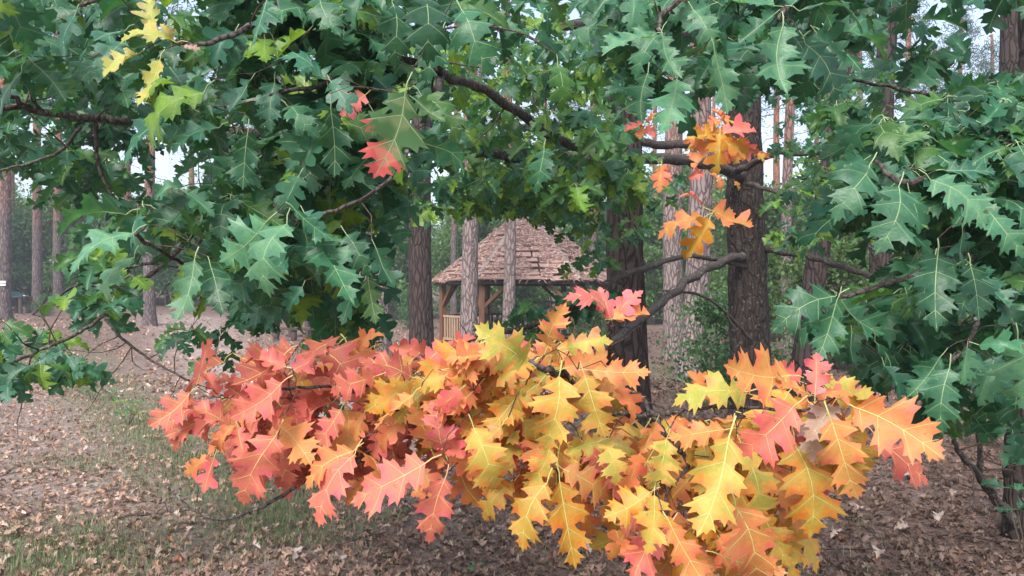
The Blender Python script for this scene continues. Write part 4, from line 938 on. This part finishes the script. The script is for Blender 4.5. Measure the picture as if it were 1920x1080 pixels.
# ------------------------------------------------------------------ gazebo
gc = Vector((.47, 24.9, 0)); gz = ground_z(.47, 24.9); gc.z = gz
gaz = thing('gazebo', 'six-sided timber gazebo with a needle-covered pointed roof', 'gazebo', tuple(gc))
RE, RP, ZE, ZA = 3.05, 2.70, 1.98, 4.35     # eave radius, post radius, eave height, apex height (world z)
def hexp(r, k, z): a = R(60 * k + 60); return Vector((gc.x + r * math.cos(a), gc.y + r * math.sin(a), z))
EH = 2.0
dk = MB(); poly = [hexp(2.85, k, 0) for k in range(6)]
for z in (gz - .1, gz + .12):
    for p in poly: dk.v.append((p.x, p.y, z))
dk.f = [tuple(range(5, -1, -1)), tuple(range(6, 12))] + [(i, (i + 1) % 6, 6 + (i + 1) % 6, 6 + i) for i in range(6)]; dk.m = [0] * 8
dk.build('deck', M['wood_dark'], gaz)
for k in range(6):
    b = hexp(RP, k, gz); MB().box((b.x, b.y, (gz + ZE + .25) / 2 + .05), (.17, .17, ZE + .25 - gz), Matrix.Rotation(R(60 * k), 3, 'Z')).build('post', M['wood'], gaz, bevel=.012)
    a = hexp(RP, k, ZE + .12); c = hexp(RP, k + 1, ZE + .12)
    MB().bar(a, c, .13, .17).build('eave_beam', M['wood'], gaz, bevel=.01)
    for p, q in ((a, c), (c, a)):
        d = (q - p).normalized(); s0 = p + d * .06 - Vector((0, 0, .85)); s1 = p + d * .88 - Vector((0, 0, .06))
        MB().bar(s0, s1, .10, .12, up=d.cross(Vector((0, 0, 1)))).build('knee_brace', M['wood'], gaz, bevel=.008)
    if k != 3:       # the side towards the clearing stays open
        pale = k in (2,)
        wm = M['wood_pale'] if pale else M['wood_dark']
        lo, hi = gz + .2, gz + .92
        pa, pc = hexp(RP, k, 0), hexp(RP, k + 1, 0); d = (pc - pa).normalized(); L = (pc - pa).length
        for z in (lo, hi): MB().bar(Vector((pa.x, pa.y, z)) + d * .085, Vector((pc.x, pc.y, z)) - d * .085, .05, .07).build('rail', wm, gaz)
        nb = 14
        bm_ = MB().box((0, 0, 0), (.075, .028, hi - lo - .07)).mesh('baluster', wm)
        ang = math.atan2(d.y, d.x)
        for i in range(nb):
            p = pa + d * (L * (i + 1) / (nb + 1)); o = link_mesh('baluster', bm_, gaz); o.location = (p.x, p.y, (lo + hi) / 2); o.rotation_euler.z = ang
    # roof of overlapping boards
    apex = Vector((gc.x, gc.y, ZA)); e0 = hexp(RE, k, ZE); e1 = hexp(RE, k + 1, ZE); nrm = (e1 - e0).cross(apex - e0).normalized()
    if nrm.z < 0: nrm = -nrm
    rows = 13
    sh = MB(); sh.v = [tuple(p - nrm * .09) for p in (e0, e1, apex)] + [tuple(p - nrm * .11) for p in (e0, e1, apex)]; sh.f = [(0, 1, 2), (5, 4, 3)]; sh.m = [0, 0]
    sh.build('roof_deck', M['wood_dark'], gaz)
    for r_i in range(rows):
        t0 = r_i / rows - .006; t1 = (r_i + 1.18) / rows; t1 = min(t1, .985); t0 = max(t0, 0)
        npc = 3 if r_i < 4 else 2 if r_i < 9 else 1
        cuts = [0] + sorted(random.uniform(.2, .8) if npc == 2 else (i + random.uniform(-.2, .2)) / npc for i in range(1, npc)) + [1]
        for u0, u1 in zip(cuts[:-1], cuts[1:]):
            off0 = random.uniform(.04, .11); dz = random.uniform(-.012, .012); mb = MB(); gap = .012
            def P(u, t, h): return e0.lerp(apex, t).lerp(e1.lerp(apex, t), u) + nrm * h
            u0_, u1_ = u0 + gap * (u0 > 0), u1 - gap * (u1 < 1)
            w = random.uniform(-.012, .012)
            top = [P(u0_, t0 + w, off0), P(u1_, t0 - w, off0 + dz), P(u1_, t1, -.03), P(u0_, t1, -.03)]
            bot = [p - nrm * .045 for p in top]
            mb.v = [tuple(p) for p in top + bot]; mb.f = [(0, 1, 2, 3), (7, 6, 5, 4), (0, 4, 5, 1), (1, 5, 6, 2), (2, 6, 7, 3), (3, 7, 4, 0)]; mb.m = [0] * 6
            mb.build('roof_board', M['roof'], gaz)
    MB().bar(e0 + Vector((0, 0, .05)), apex.lerp(e0, .06) + Vector((0, 0, .05)), .13, .05, up=(nrm + Vector((0, 0, .5)))).build('hip_board', M['wood_grey'], gaz)
MB().tube([(gc.x, gc.y, ZA - .1), (gc.x, gc.y, ZA + .05), (gc.x, gc.y, ZA + .18)], [.16, .13, .03], 8).build('finial', M['wood_grey'], gaz)
# needles lying on the roof
Vs = []; Cs = []
for k in range(6):
    apex = np.array([gc.x, gc.y, ZA]); e0 = np.array(hexp(RE, k, ZE)); e1 = np.array(hexp(RE, k + 1, ZE)); n = 3400
    t = 1 - np.sqrt(rng.random(n)); u = rng.random(n); a = e0 + (apex - e0) * t[:, None]; b = e1 + (apex - e1) * t[:, None]; o = a + (b - a) * u[:, None]
    nr = np.cross(e1 - e0, apex - e0); nr /= np.linalg.norm(nr); nr *= np.sign(nr[2]); keep = np.array([mnoise.noise(Vector(q) * 2.3) for q in o]) > -.22; o = o[keep]; n = len(o); o = o + nr * rng.uniform(.03, .10, (n, 1))
    d = rng.normal(0, 1, (n, 3)) + (e1 - e0) / 3 * .6; d -= nr * (d @ nr)[:, None] * .8; d /= np.linalg.norm(d, axis=1)[:, None]; w = np.cross(d, nr + rng.normal(0, .4, (n, 3))); w /= np.linalg.norm(w, axis=1)[:, None]
    L = rng.uniform(.08, .24, (n, 1))
    Vs.append(np.stack([o - w * .015, o + w * .015, o + d * L], 1).reshape(-1, 3))
    c = np.array([.56, .37, .32]) * rng.uniform(.25, 1.35, (n, 1)); Cs.append(np.concatenate([c, np.ones((n, 1))], 1).repeat(3, 0))
V = np.concatenate(Vs); o = link_mesh('needle_layer', np_mesh('needle_layer', V, np.arange(len(V)).reshape(-1, 3), M['litter'], {'lc': ('FLOAT_COLOR', np.concatenate(Cs))}), gaz); o['kind'] = 'stuff'

# ------------------------------------------------------------------ log bench, picnic tables
def plank_bench(px, D, length, label, legs, hgt=.42, depth=.36, thick=.10, rz=0.0):
    b = gpt(px, D); t = thing('log_bench', label, 'bench', tuple(b))
    MB().box((b.x, b.y, b.z + hgt), (length, depth, thick), Matrix.Rotation(rz, 3, 'Z'), jit=.01).build('seat', M['wood_dark'], t, bevel=.02)
    for u in legs:
        p = (b.x + u * length, b.y, 0); g = ground_z(p[0], p[1])
        MB().tube([(p[0], p[1], g - .1), (p[0], p[1], g + .2), (p[0], p[1], b.z + hgt - thick / 2 + .01)], [.105, .098, .10], 12, jit=.1).build('leg', M['wood_dark'], t, smooth=True)
    return t
plank_bench(557, 26.6, 1.72, 'dark plank bench on round log legs beyond the salmon leaves', (-.42, -.06, .36))
def picnic(px, D, L, label, top=.72, rz=0.0):
    b = gpt(px, D); t = thing('picnic_table', label, 'picnic table', tuple(b)); rot = Matrix.Rotation(rz, 3, 'Z')
    for i in range(4):
        MB().box(b + rot @ Vector((0, (i - 1.5) * .2, top)), (L, .18, .05), rot, jit=.004).build('plank', M['wood_dark'], t, bevel=.006)
    for sx in (-.38, .0, .38):
        for sy in (-.25, .25):
            MB().tube([b + rot @ Vector((sx * L, sy, -.1)), b + rot @ Vector((sx * L, sy, top - .02))], [.085, .08], 10, jit=.08).build('leg', M['wood_dark'], t)
    return t
picnic(548, 28.6, 1.6, 'weathered plank picnic table behind the log bench')
picnic(24, 34.0, 1.3, 'dark plank picnic table beside the parked teal car')

# ------------------------------------------------------------------ parked car (mostly outside the frame, behind the trail-marked pine)
def gloss(name, c, rough=.25, coat=.8, metal=.0):
    t = NT(name); t.base(c, rough, .5); t.b.inputs['Coat Weight'].default_value = coat; t.b.inputs['Metallic'].default_value = metal
    n = t.noise(t.obj(), 9, 3, .6); t.link(t.math('ADD', t.math('MULTIPLY', n, .2), rough - .08), t.b.inputs['Roughness']); return t.m
M['car_paint'] = gloss('teal_car_paint', (.02, .075, .105)); M['glass'] = gloss('dark_window_glass', (.02, .03, .04), .08, .5)
M['rubber'] = mat_plain('black_rubber', (.018, .018, .019), .7, .3, .2, 30); M['chrome'] = gloss('bright_metal', (.55, .56, .58), .25, 0, 1.0)
M['blue_paint'] = gloss('dark_blue_paint', (.012, .03, .16)); M['black_plastic'] = mat_plain('black_plastic', (.02, .02, .024), .5, .4, .2, 20)
M['lamp_glass'] = gloss('lamp_glass', (.65, .65, .68), .1, .6); M['red_lamp'] = gloss('red_lamp_glass', (.35, .015, .012), .15, .6); M['engine'] = mat_plain('grey_engine_metal', (.22, .22, .23), .5, .5, .3, 25, .6)
def wheel(t, c, r, w, name='wheel'):
    """tyre ring with a rim and spokes, axle along local Y"""
    c = Vector(c); n = 28
    o = bpy.data.objects.new(name, None)
    ty = MB(); prof = [(r * .68, -w / 2), (r * .93, -w / 2), (r, -w * .3), (r, w * .3), (r * .93, w / 2), (r * .68, w / 2)]
    for i in range(n):
        a = 2 * math.pi * i / n
        for (q, y) in prof: ty.v.append((c.x + q * math.cos(a), c.y + y, c.z + q * math.sin(a)))
    k = len(prof)
    for i in range(n):
        for j in range(k):
            a, b = i * k + j, i * k + (j + 1) % k; c2, d2 = ((i + 1) % n) * k + (j + 1) % k, ((i + 1) % n) * k + j
            ty.f.append((a, b, c2, d2)); ty.m.append(0)
    wo = ty.build(name, M['rubber'], None, smooth=True); wo.parent = t
    rm = MB()
    for i in range(10):
        a = 2 * math.pi * i / 10; rm.bar(c + Vector((math.cos(a), 0, math.sin(a))) * r * .1, c + Vector((math.cos(a), 0, math.sin(a))) * r * .7, w * .25, r * .07, up=(0, 1, 0))
    rm.tube([c - Vector((0, w * .3, 0)), c + Vector((0, w * .3, 0))], [r * .16] * 2, 14)
    ri = rm.build('rim', M['chrome']); ri.parent = wo
cb = gpt(-48, 35.8)
car = thing('parked_car', 'dark teal hatchback parked behind the trail-marked pine', 'car', tuple(cb), None, local=True)
side = [(-2.05, .32), (-2.08, .62), (-1.98, .9), (-1.2, .98), (-1.0, .98), (1.0, .98), (1.55, .93), (1.95, .80), (2.08, .60), (2.05, .30), (1.75, .24), (-1.75, .24)]
MB().prism(side, -.84, .84).build('body', M['car_paint'], None, bevel=.09).parent = car
cab = [(-1.85, .94), (-1.45, 1.36), (-1.0, 1.46), (-.1, 1.47), (.35, 1.38), (1.15, .95)]
MB().prism(cab, -.72, .72).build('cabin', M['car_paint'], None, bevel=.07).parent = car
for sy in (-1, 1):
    g = MB(); g.prism([(-1.3, 1.0), (-1.15, 1.33), (-.95, 1.38), (-.38, 1.39), (-.38, 1.0)], *sorted((sy * .722, sy * .731))); g.build('side_window', M['glass']).parent = car
    g = MB(); g.prism([(-.3, 1.0), (-.3, 1.39), (-.1, 1.39), (.25, 1.31), (.85, 1.0)], *sorted((sy * .722, sy * .731))); g.build('side_window', M['glass']).parent = car
    MB().box((1.93, sy * .62, .70), (.2, .32, .14)).build('headlight', M['lamp_glass'], bevel=.03).parent = car
    MB().box((-2.0, sy * .66, .76), (.12, .24, .2)).build('tail_light', M['red_lamp'], bevel=.03).parent = car
    MB().box((.82, sy * .9, 1.02), (.12, .2, .13)).build('wing_mirror', M['car_paint'], bevel=.03).parent = car
    MB().box((-.15, sy * .85, .82), (.16, .03, .03)).build('door_handle', M['black_plastic']).parent = car
    for sx in (-1.28, 1.32): wheel(car, (sx, sy * .75, .31), .31, .2)
MB().bar((.42, 0, 1.385), (1.12, 0, 1.0), 1.30, .02, up=(0, 0, 1)).build('windscreen', M['glass']).parent = car
MB().box((2.04, 0, .42), (.12, 1.5, .2)).build('bumper', M['black_plastic'], bevel=.03).parent = car

# ------------------------------------------------------------------ motorcycle half hidden by the right-hand leaves
bb = gpt(1885, 9.6)
bike = thing('motorcycle', 'dark blue motorcycle half hidden behind green oak leaves', 'motorcycle', tuple(bb), None, local=True, rz=R(-8))
wheel(bike, (0, 0, .30), .30, .1); wheel(bike, (1.33, 0, .30), .30, .13)
fd = MB(); n = 9
for i in range(n):
    a = R(35 + 120 * i / (n - 1))
    for y in (-.075, .075): fd.v.append((.345 * math.cos(a), y, .30 + .345 * math.sin(a))); fd.v.append((.33 * math.cos(a), y, .30 + .33 * math.sin(a)))
for i in range(n - 1):
    a = i * 4; b = a + 4
    for q in ((0, 2, 6, 4), (1, 5, 7, 3), (0, 4, 5, 1), (2, 3, 7, 6)): fd.f.append(tuple(a + z for z in q)); fd.m.append(0)
fd.build('mudguard', M['blue_paint'], smooth=True).parent = bike
for sy in (-.09, .09): MB().tube([(0, sy, .30), (.14, sy, .62), (.27, sy, .94)], [.024, .026, .026], 10).build('fork_leg', M['chrome'], smooth=True).parent = bike
tk = MB().prism([(.32, .78), (.40, .95), (.62, 1.0), (.85, .90), (.90, .78), (.6, .72)], -.14, .14); tk.build('fuel_tank', M['blue_paint'], bevel=.05).parent = bike
MB().prism([(.86, .76), (.9, .84), (1.2, .80), (1.6, .88), (1.62, .82), (1.3, .72)], -.13, .13).build('seat', M['black_plastic'], bevel=.03).parent = bike
MB().box((.65, 0, .45), (.42, .28, .36)).build('engine', M['engine'], bevel=.05).parent = bike
MB().tube([(.5, -.15, .4), (.6, -.17, .24), (1.0, -.18, .26), (1.55, -.2, .36)], [.025, .03, .045, .05], 10).build('exhaust', M['chrome'], smooth=True).parent = bike
MB().tube([(.36, -.36, 1.02), (.3, -.15, 1.0), (.28, 0, .98), (.3, .15, 1.0), (.36, .36, 1.02)], [.014] * 5, 8).build('handlebar', M['black_plastic']).parent = bike
MB().tube([(.13, 0, .88), (.18, 0, .88), (.27, 0, .88)], [.085, .09, .04], 14).build('headlamp', M['lamp_glass'], smooth=True).parent = bike
MB().tube([(.28, 0, .9), (.5, 0, .7), (.9, 0, .6), (1.33, 0, .32)], [.03, .032, .03, .025], 8).build('frame', M['black_plastic'], smooth=True).parent = bike

# ------------------------------------------------------------------ seedlings on the forest floor
def seedling(px, D, n, hgt, codes, label, name='oak_seedling', lo=.06, hi=.1, spread=.12):
    b = gpt(px, D); t = thing(name, label, 'seedling', tuple(b)); lf = []; mb = MB()
    for i in range(n):
        a = i * 2.4; z = hgt * random.uniform(.35, 1); c = b + Vector((math.cos(a) * spread * random.random(), math.sin(a) * spread * random.random(), z))
        mb.tube([b + Vector((0, 0, -.02)), b.lerp(c, .6) + rvec(.01), c], [.004, .003, .0015], 5, cap=False)
        for k in range(3):
            d = Vector((math.cos(a + k * 2.1), math.sin(a + k * 2.1) - .2, random.uniform(-.3, .25))).normalized(); L = random.uniform(lo, hi) * 1.2
            lf.append(Leaf(c.copy(), c + d * L, (Vector((0, -.35, .9)) + rvec(.25)).normalized(), random.choice(codes)))
    mb.build('stem', M['stem'], t)
    for l in lf:
        kind = ('a' if l.code in AUT else 'g'); o = bpy.data.objects.new('leaf', leaf_mesh(l.var % NV, kind)); col.objects.link(o); attach(o, t); o.matrix_basis = l.matrix(); o.color = jitter_col(l.code)
seedling(240, 9.3, 7, .34, 'vlvg', 'green oak seedling in the grass strip beside the old track', hi=.11, spread=.3)
seedling(172, 11.6, 6, .26, 'bgv', 'pale green seedling in the grass farther along the track', hi=.10, spread=.35)
seedling(882, 4.45, 1, .05, 'pg', 'single tiny green seedling in the dark leaf litter', 'oak_seedling', .05, .07, .03)
seedling(1850, 8.3, 9, .42, 'yyYl', 'yellow-leaved seedling before the motorcycle wheel', 'oak_seedling', .08, .12, .45)
seedling(1880, 8.0, 7, .36, 'yYly', 'yellowing seedling beside the slender dark oak trunk', 'oak_seedling', .08, .12, .35)
seedling(1815, 8.2, 6, .30, 'yly', 'low yellow-green seedling near the curved oak stems', 'oak_seedling', .08, .11, .35)
seedling(1930, 4.5, 4, .5, 'dg', 'dark green seedling at the foot of the slender oak', 'oak_seedling', .09, .13, .25)

# ------------------------------------------------------------------ leaf litter, needles, grass, twigs
def scatter(n, ymin, ymax, xr=.74, power=1.0):
    y = ymin + (ymax - ymin) * rng.random(n) ** power; x = (rng.random(n) * 2 - 1) * (y * xr + .3)
    return x, y
def litter(name, n, ymin, ymax, lo, hi, label, power=1.6):
    x, y = scatter(n, ymin, ymax, power=power)
    Vs = []; Fs = []; Cs = []; k = 0
    shapes = []
    for s_ in range(8):
        V, F_, m, e, fl = LOW[s_]; keep = m == 0; F2 = F_[keep]; used = np.unique(F2); mp_ = -np.ones(len(V), dtype=int); mp_[used] = np.arange(len(used))
        P = V[used] - np.array([0, .7, 0]); c = random.uniform(.3, 1.3); P = P.copy(); P[:, 2] = P[:, 2] * 1.3 + c * (P[:, 0] ** 2) + random.uniform(-.4, .7) * P[:, 1] ** 2
        shapes.append((P, mp_[F2]))
    pal = np.array([(.20, .125, .095), (.13, .082, .064), (.27, .185, .145), (.33, .245, .2), (.095, .062, .05), (.23, .155, .12), (.30, .24, .215), (.25, .12, .07)])
    pw = np.array([.29, .24, .12, .025, .18, .115, .01, .02])
    for i in range(n):
        z = ground_z(x[i], y[i])
        if math.hypot(x[i] - base_a.x, y[i] - base_a.y) < .3: continue
        g = grass_w(x[i], y[i])
        if random.random() < g * .55: continue
        P, F_ = shapes[random.randrange(8)]
        s_ = random.uniform(lo, hi); rot = (Matrix.Rotation(random.uniform(0, 6.28), 3, 'Z') @ Matrix.Rotation(random.gauss(0, .35), 3, 'X') @ Matrix.Rotation(random.gauss(0, .35), 3, 'Y'))
        Q = P @ (np.array(rot).T * s_) + np.array([x[i], y[i], z + .006 + .18 * s_ * random.random()])
        Vs.append(Q); Fs.append(F_ + k); k += len(Q)
        sandy = 1 + .95 * sstep(.8, -2.5, x[i])  # leaf colours get paler towards the left
        c = pal[rng.choice(8, p=pw)] * random.uniform(.75, 1.25) * sandy; Cs.append(np.tile(np.append(c, 1), (len(Q), 1)))
    me = np_mesh(name, np.concatenate(Vs), np.concatenate(Fs), M['litter'], {'lc': ('FLOAT_COLOR', np.concatenate(Cs))}, smooth=False)
    tag(link_mesh(name, me), label, None, None, 'stuff')
litter('far_leaf_litter', 7000, 12, 34, .08, .15, 'scattered dry leaves on the farther forest floor', 1.3)
litter('leaf_litter', 26000, 3.6, 15, .03, .078, 'dry brown oak leaves covering the forest floor')
n = 60000; x, y = scatter(n, 3.6, 19, power=1.5); z = np.array([ground_z(a, b) for a, b in zip(x, y)]) + rng.uniform(.002, .02, n)
a = rng.random(n) * 6.283; d = np.stack([np.cos(a), np.sin(a), rng.normal(0, .12, n)], 1); w = np.stack([-np.sin(a), np.cos(a), rng.normal(0, .3, n)], 1); o = np.stack([x, y, z], 1); L = rng.uniform(.04, .11, (n, 1)); wd = rng.uniform(.0015, .0035, (n, 1))
V = np.stack([o - w * wd, o + w * wd, o + d * L], 1).reshape(-1, 3); c = np.array([.27, .175, .135]) * rng.uniform(.4, 1.4, (n, 1)); c = np.concatenate([c, np.ones((n, 1))], 1).repeat(3, 0)
tag(link_mesh('needle_litter', np_mesh('needle_litter', V, np.arange(n * 3).reshape(-1, 3), M['litter'], {'lc': ('FLOAT_COLOR', c)})), 'fallen pine needles lying between the leaves', None, None, 'stuff')
# grass
Vs = []; Cs = []; cnt = 0
while cnt < 42000:
    y = 3.7 + 17 * random.random() ** 1.7; x = random.uniform(-.75 * y - .3, 2.5 if y < 12 else 6)
    g = grass_w(x, y) + .035
    if random.random() > g: continue
    z = ground_z(x, y); cnt += 6
    for _ in range(6):
        ox, oy = x + random.gauss(0, .05), y + random.gauss(0, .05); h = random.uniform(.025, .085); a = random.uniform(0, 6.28); le = random.uniform(.1, .8) * h; wd = random.uniform(.0016, .0032)
        bx, by = math.cos(a), math.sin(a); p = np.array([ox, oy, z - .005])
        s_ = np.array([-by * wd, bx * wd, 0]); mid = p + np.array([bx * le * .35, by * le * .35, h * .6]); tip = p + np.array([bx * le, by * le, h])
        Vs += [p - s_, p + s_, mid + s_ * .7, p - s_, mid + s_ * .7, mid - s_ * .7, mid - s_ * .7, mid + s_ * .7, tip]
        c = np.array((.13, .21, .09) if random.random() < .7 else (.34, .29, .19)) * random.uniform(.6, 1.25); Cs += [np.append(c, 1)] * 9
V = np.array(Vs); tag(link_mesh('grass', np_mesh('grass', V, np.arange(len(V)).reshape(-1, 3), M['grass'], {'lc': ('FLOAT_COLOR', np.array(Cs))})), 'thin green and straw-coloured grass along the old track', None, None, 'stuff')
# pale single leaves that stand out from the litter
pm = []
for s_ in range(4):
    V, F_, m, e, fl = LEAF[s_ * 3]; P = V - np.array([0, .7, .0]); P = P.copy(); P[:, 2] = P[:, 2] * 1.4 + .9 * P[:, 0] ** 2 + .3 * P[:, 1] ** 2
    t_ = NT('pale_fallen_leaf'); oi = t_.new('ShaderNodeObjectInfo'); t_.base(t_.mix(1.0, oi.outputs['Color'], t_.ramp(t_.noise(t_.pos(), 30, 4, .6), [(.3, (.6, .58, .55)), (.7, (1, 1, 1))]), 'MULTIPLY'), .7, .2)
    pm.append(np_mesh('fallen_leaf', P, F_, [t_.m, t_.m], {'edge': ('FLOAT', e)}, smooth=True, matidx=m))
def fallen(px, py, s_, c):
    D = CAM_H * FPX / (py - HOR); p = gpt(px, D); D = (CAM_H - p.z) * FPX / (py - HOR); p = gpt(px, D, .02)
    o = link_mesh('fallen_leaf', random.choice(pm)); o.location = p; o.scale = (s_,) * 3; o.rotation_euler = (random.gauss(0, .3), random.gauss(0, .3), random.uniform(0, 6.28)); o.color = c
    tag(o, 'pale curled oak leaf lying loose on top of the brown litter', 'fallen leaf', 'pale leaves on the litter')
for px, py in [(165, 848), (430, 1002), (355, 985), (320, 880), (205, 1010), (90, 960), (545, 1050), (480, 1040), (630, 1060), (1100, 1040), (1610, 960), (1640, 950), (1560, 1010), (1690, 1000), (1760, 980), (1820, 1010), (740, 1040), (900, 1030), (60, 880), (250, 930), (395, 905), (130, 1040), (1700, 900), (1780, 930), (1650, 1050), (300, 1045), (20, 1010), (120, 790), (60, 830), (860, 970)]:
    c = random.choice([(.40, .31, .26, 1), (.36, .27, .22, 1), (.46, .38, .33, 1), (.33, .23, .18, 1)]); fallen(px, py, random.uniform(.085, .125), c)
def ground_twig(px, py, L, ang, label, r=.009):
    D = CAM_H * FPX / (py - HOR); p = gpt(px, D, .02); mb = MB(); pts = [p]; a = ang
    for k in range(6): a += random.gauss(0, .2); q = pts[-1] + Vector((math.cos(a), math.sin(a), 0)) * L / 6; q.z = ground_z(q.x, q.y) + .022 + random.uniform(0, .02); pts.append(q)
    mb.tube(pts, [r * (1 - .12 * k) for k in range(7)], 6)
    for k in (2, 3, 4): e = pts[k] + Vector((random.gauss(0, .12), random.gauss(0, .12), .03)); mb.tube([pts[k], (pts[k] + e) / 2, e], [r * .5, r * .4, r * .25], 5)
    tag(mb.build('fallen_twig', M['twig'], smooth=True), label, 'twig', 'twigs on the shaded litter')
for px, py, L, a in [(1560, 945, .9, .3), (1700, 830, 1.4, -.5), (1660, 880, 1.0, 2.6), (1620, 930, .5, 1.2), (1740, 1010, .7, .2), (1580, 860, .8, -.3), (1480, 1040, .6, .6), (1850, 930, .9, 2.4), (1790, 890, 1.1, .1), (840, 960, .5, .4), (220, 975, .5, .2), (690, 1030, .3, 1.5)]:
    ground_twig(px, py, L, a, 'thin dark branched twig lying on the shaded litter')

# ------------------------------------------------------------------ thin air haze added to lighten and blue the distance
hz = MB().box((0, 90, 16.0), (330, 230, 34.6)).build('haze', NT('added_air_haze').m)
hm = hz.data.materials[0].node_tree
for nd in list(hm.nodes):
    if nd.type == 'BSDF_PRINCIPLED': hm.nodes.remove(nd)
pv = hm.nodes.new('ShaderNodeVolumePrincipled'); pv.inputs['Color'].default_value = (.86, .92, 1.0, 1); pv.inputs['Density'].default_value = HAZE; pv.inputs['Anisotropy'].default_value = .3
hm.links.new(pv.outputs[0], next(n for n in hm.nodes if n.type == 'OUTPUT_MATERIAL').inputs['Volume'])
tag(hz, 'thin pale air haze added under the trees', None, None, 'stuff')
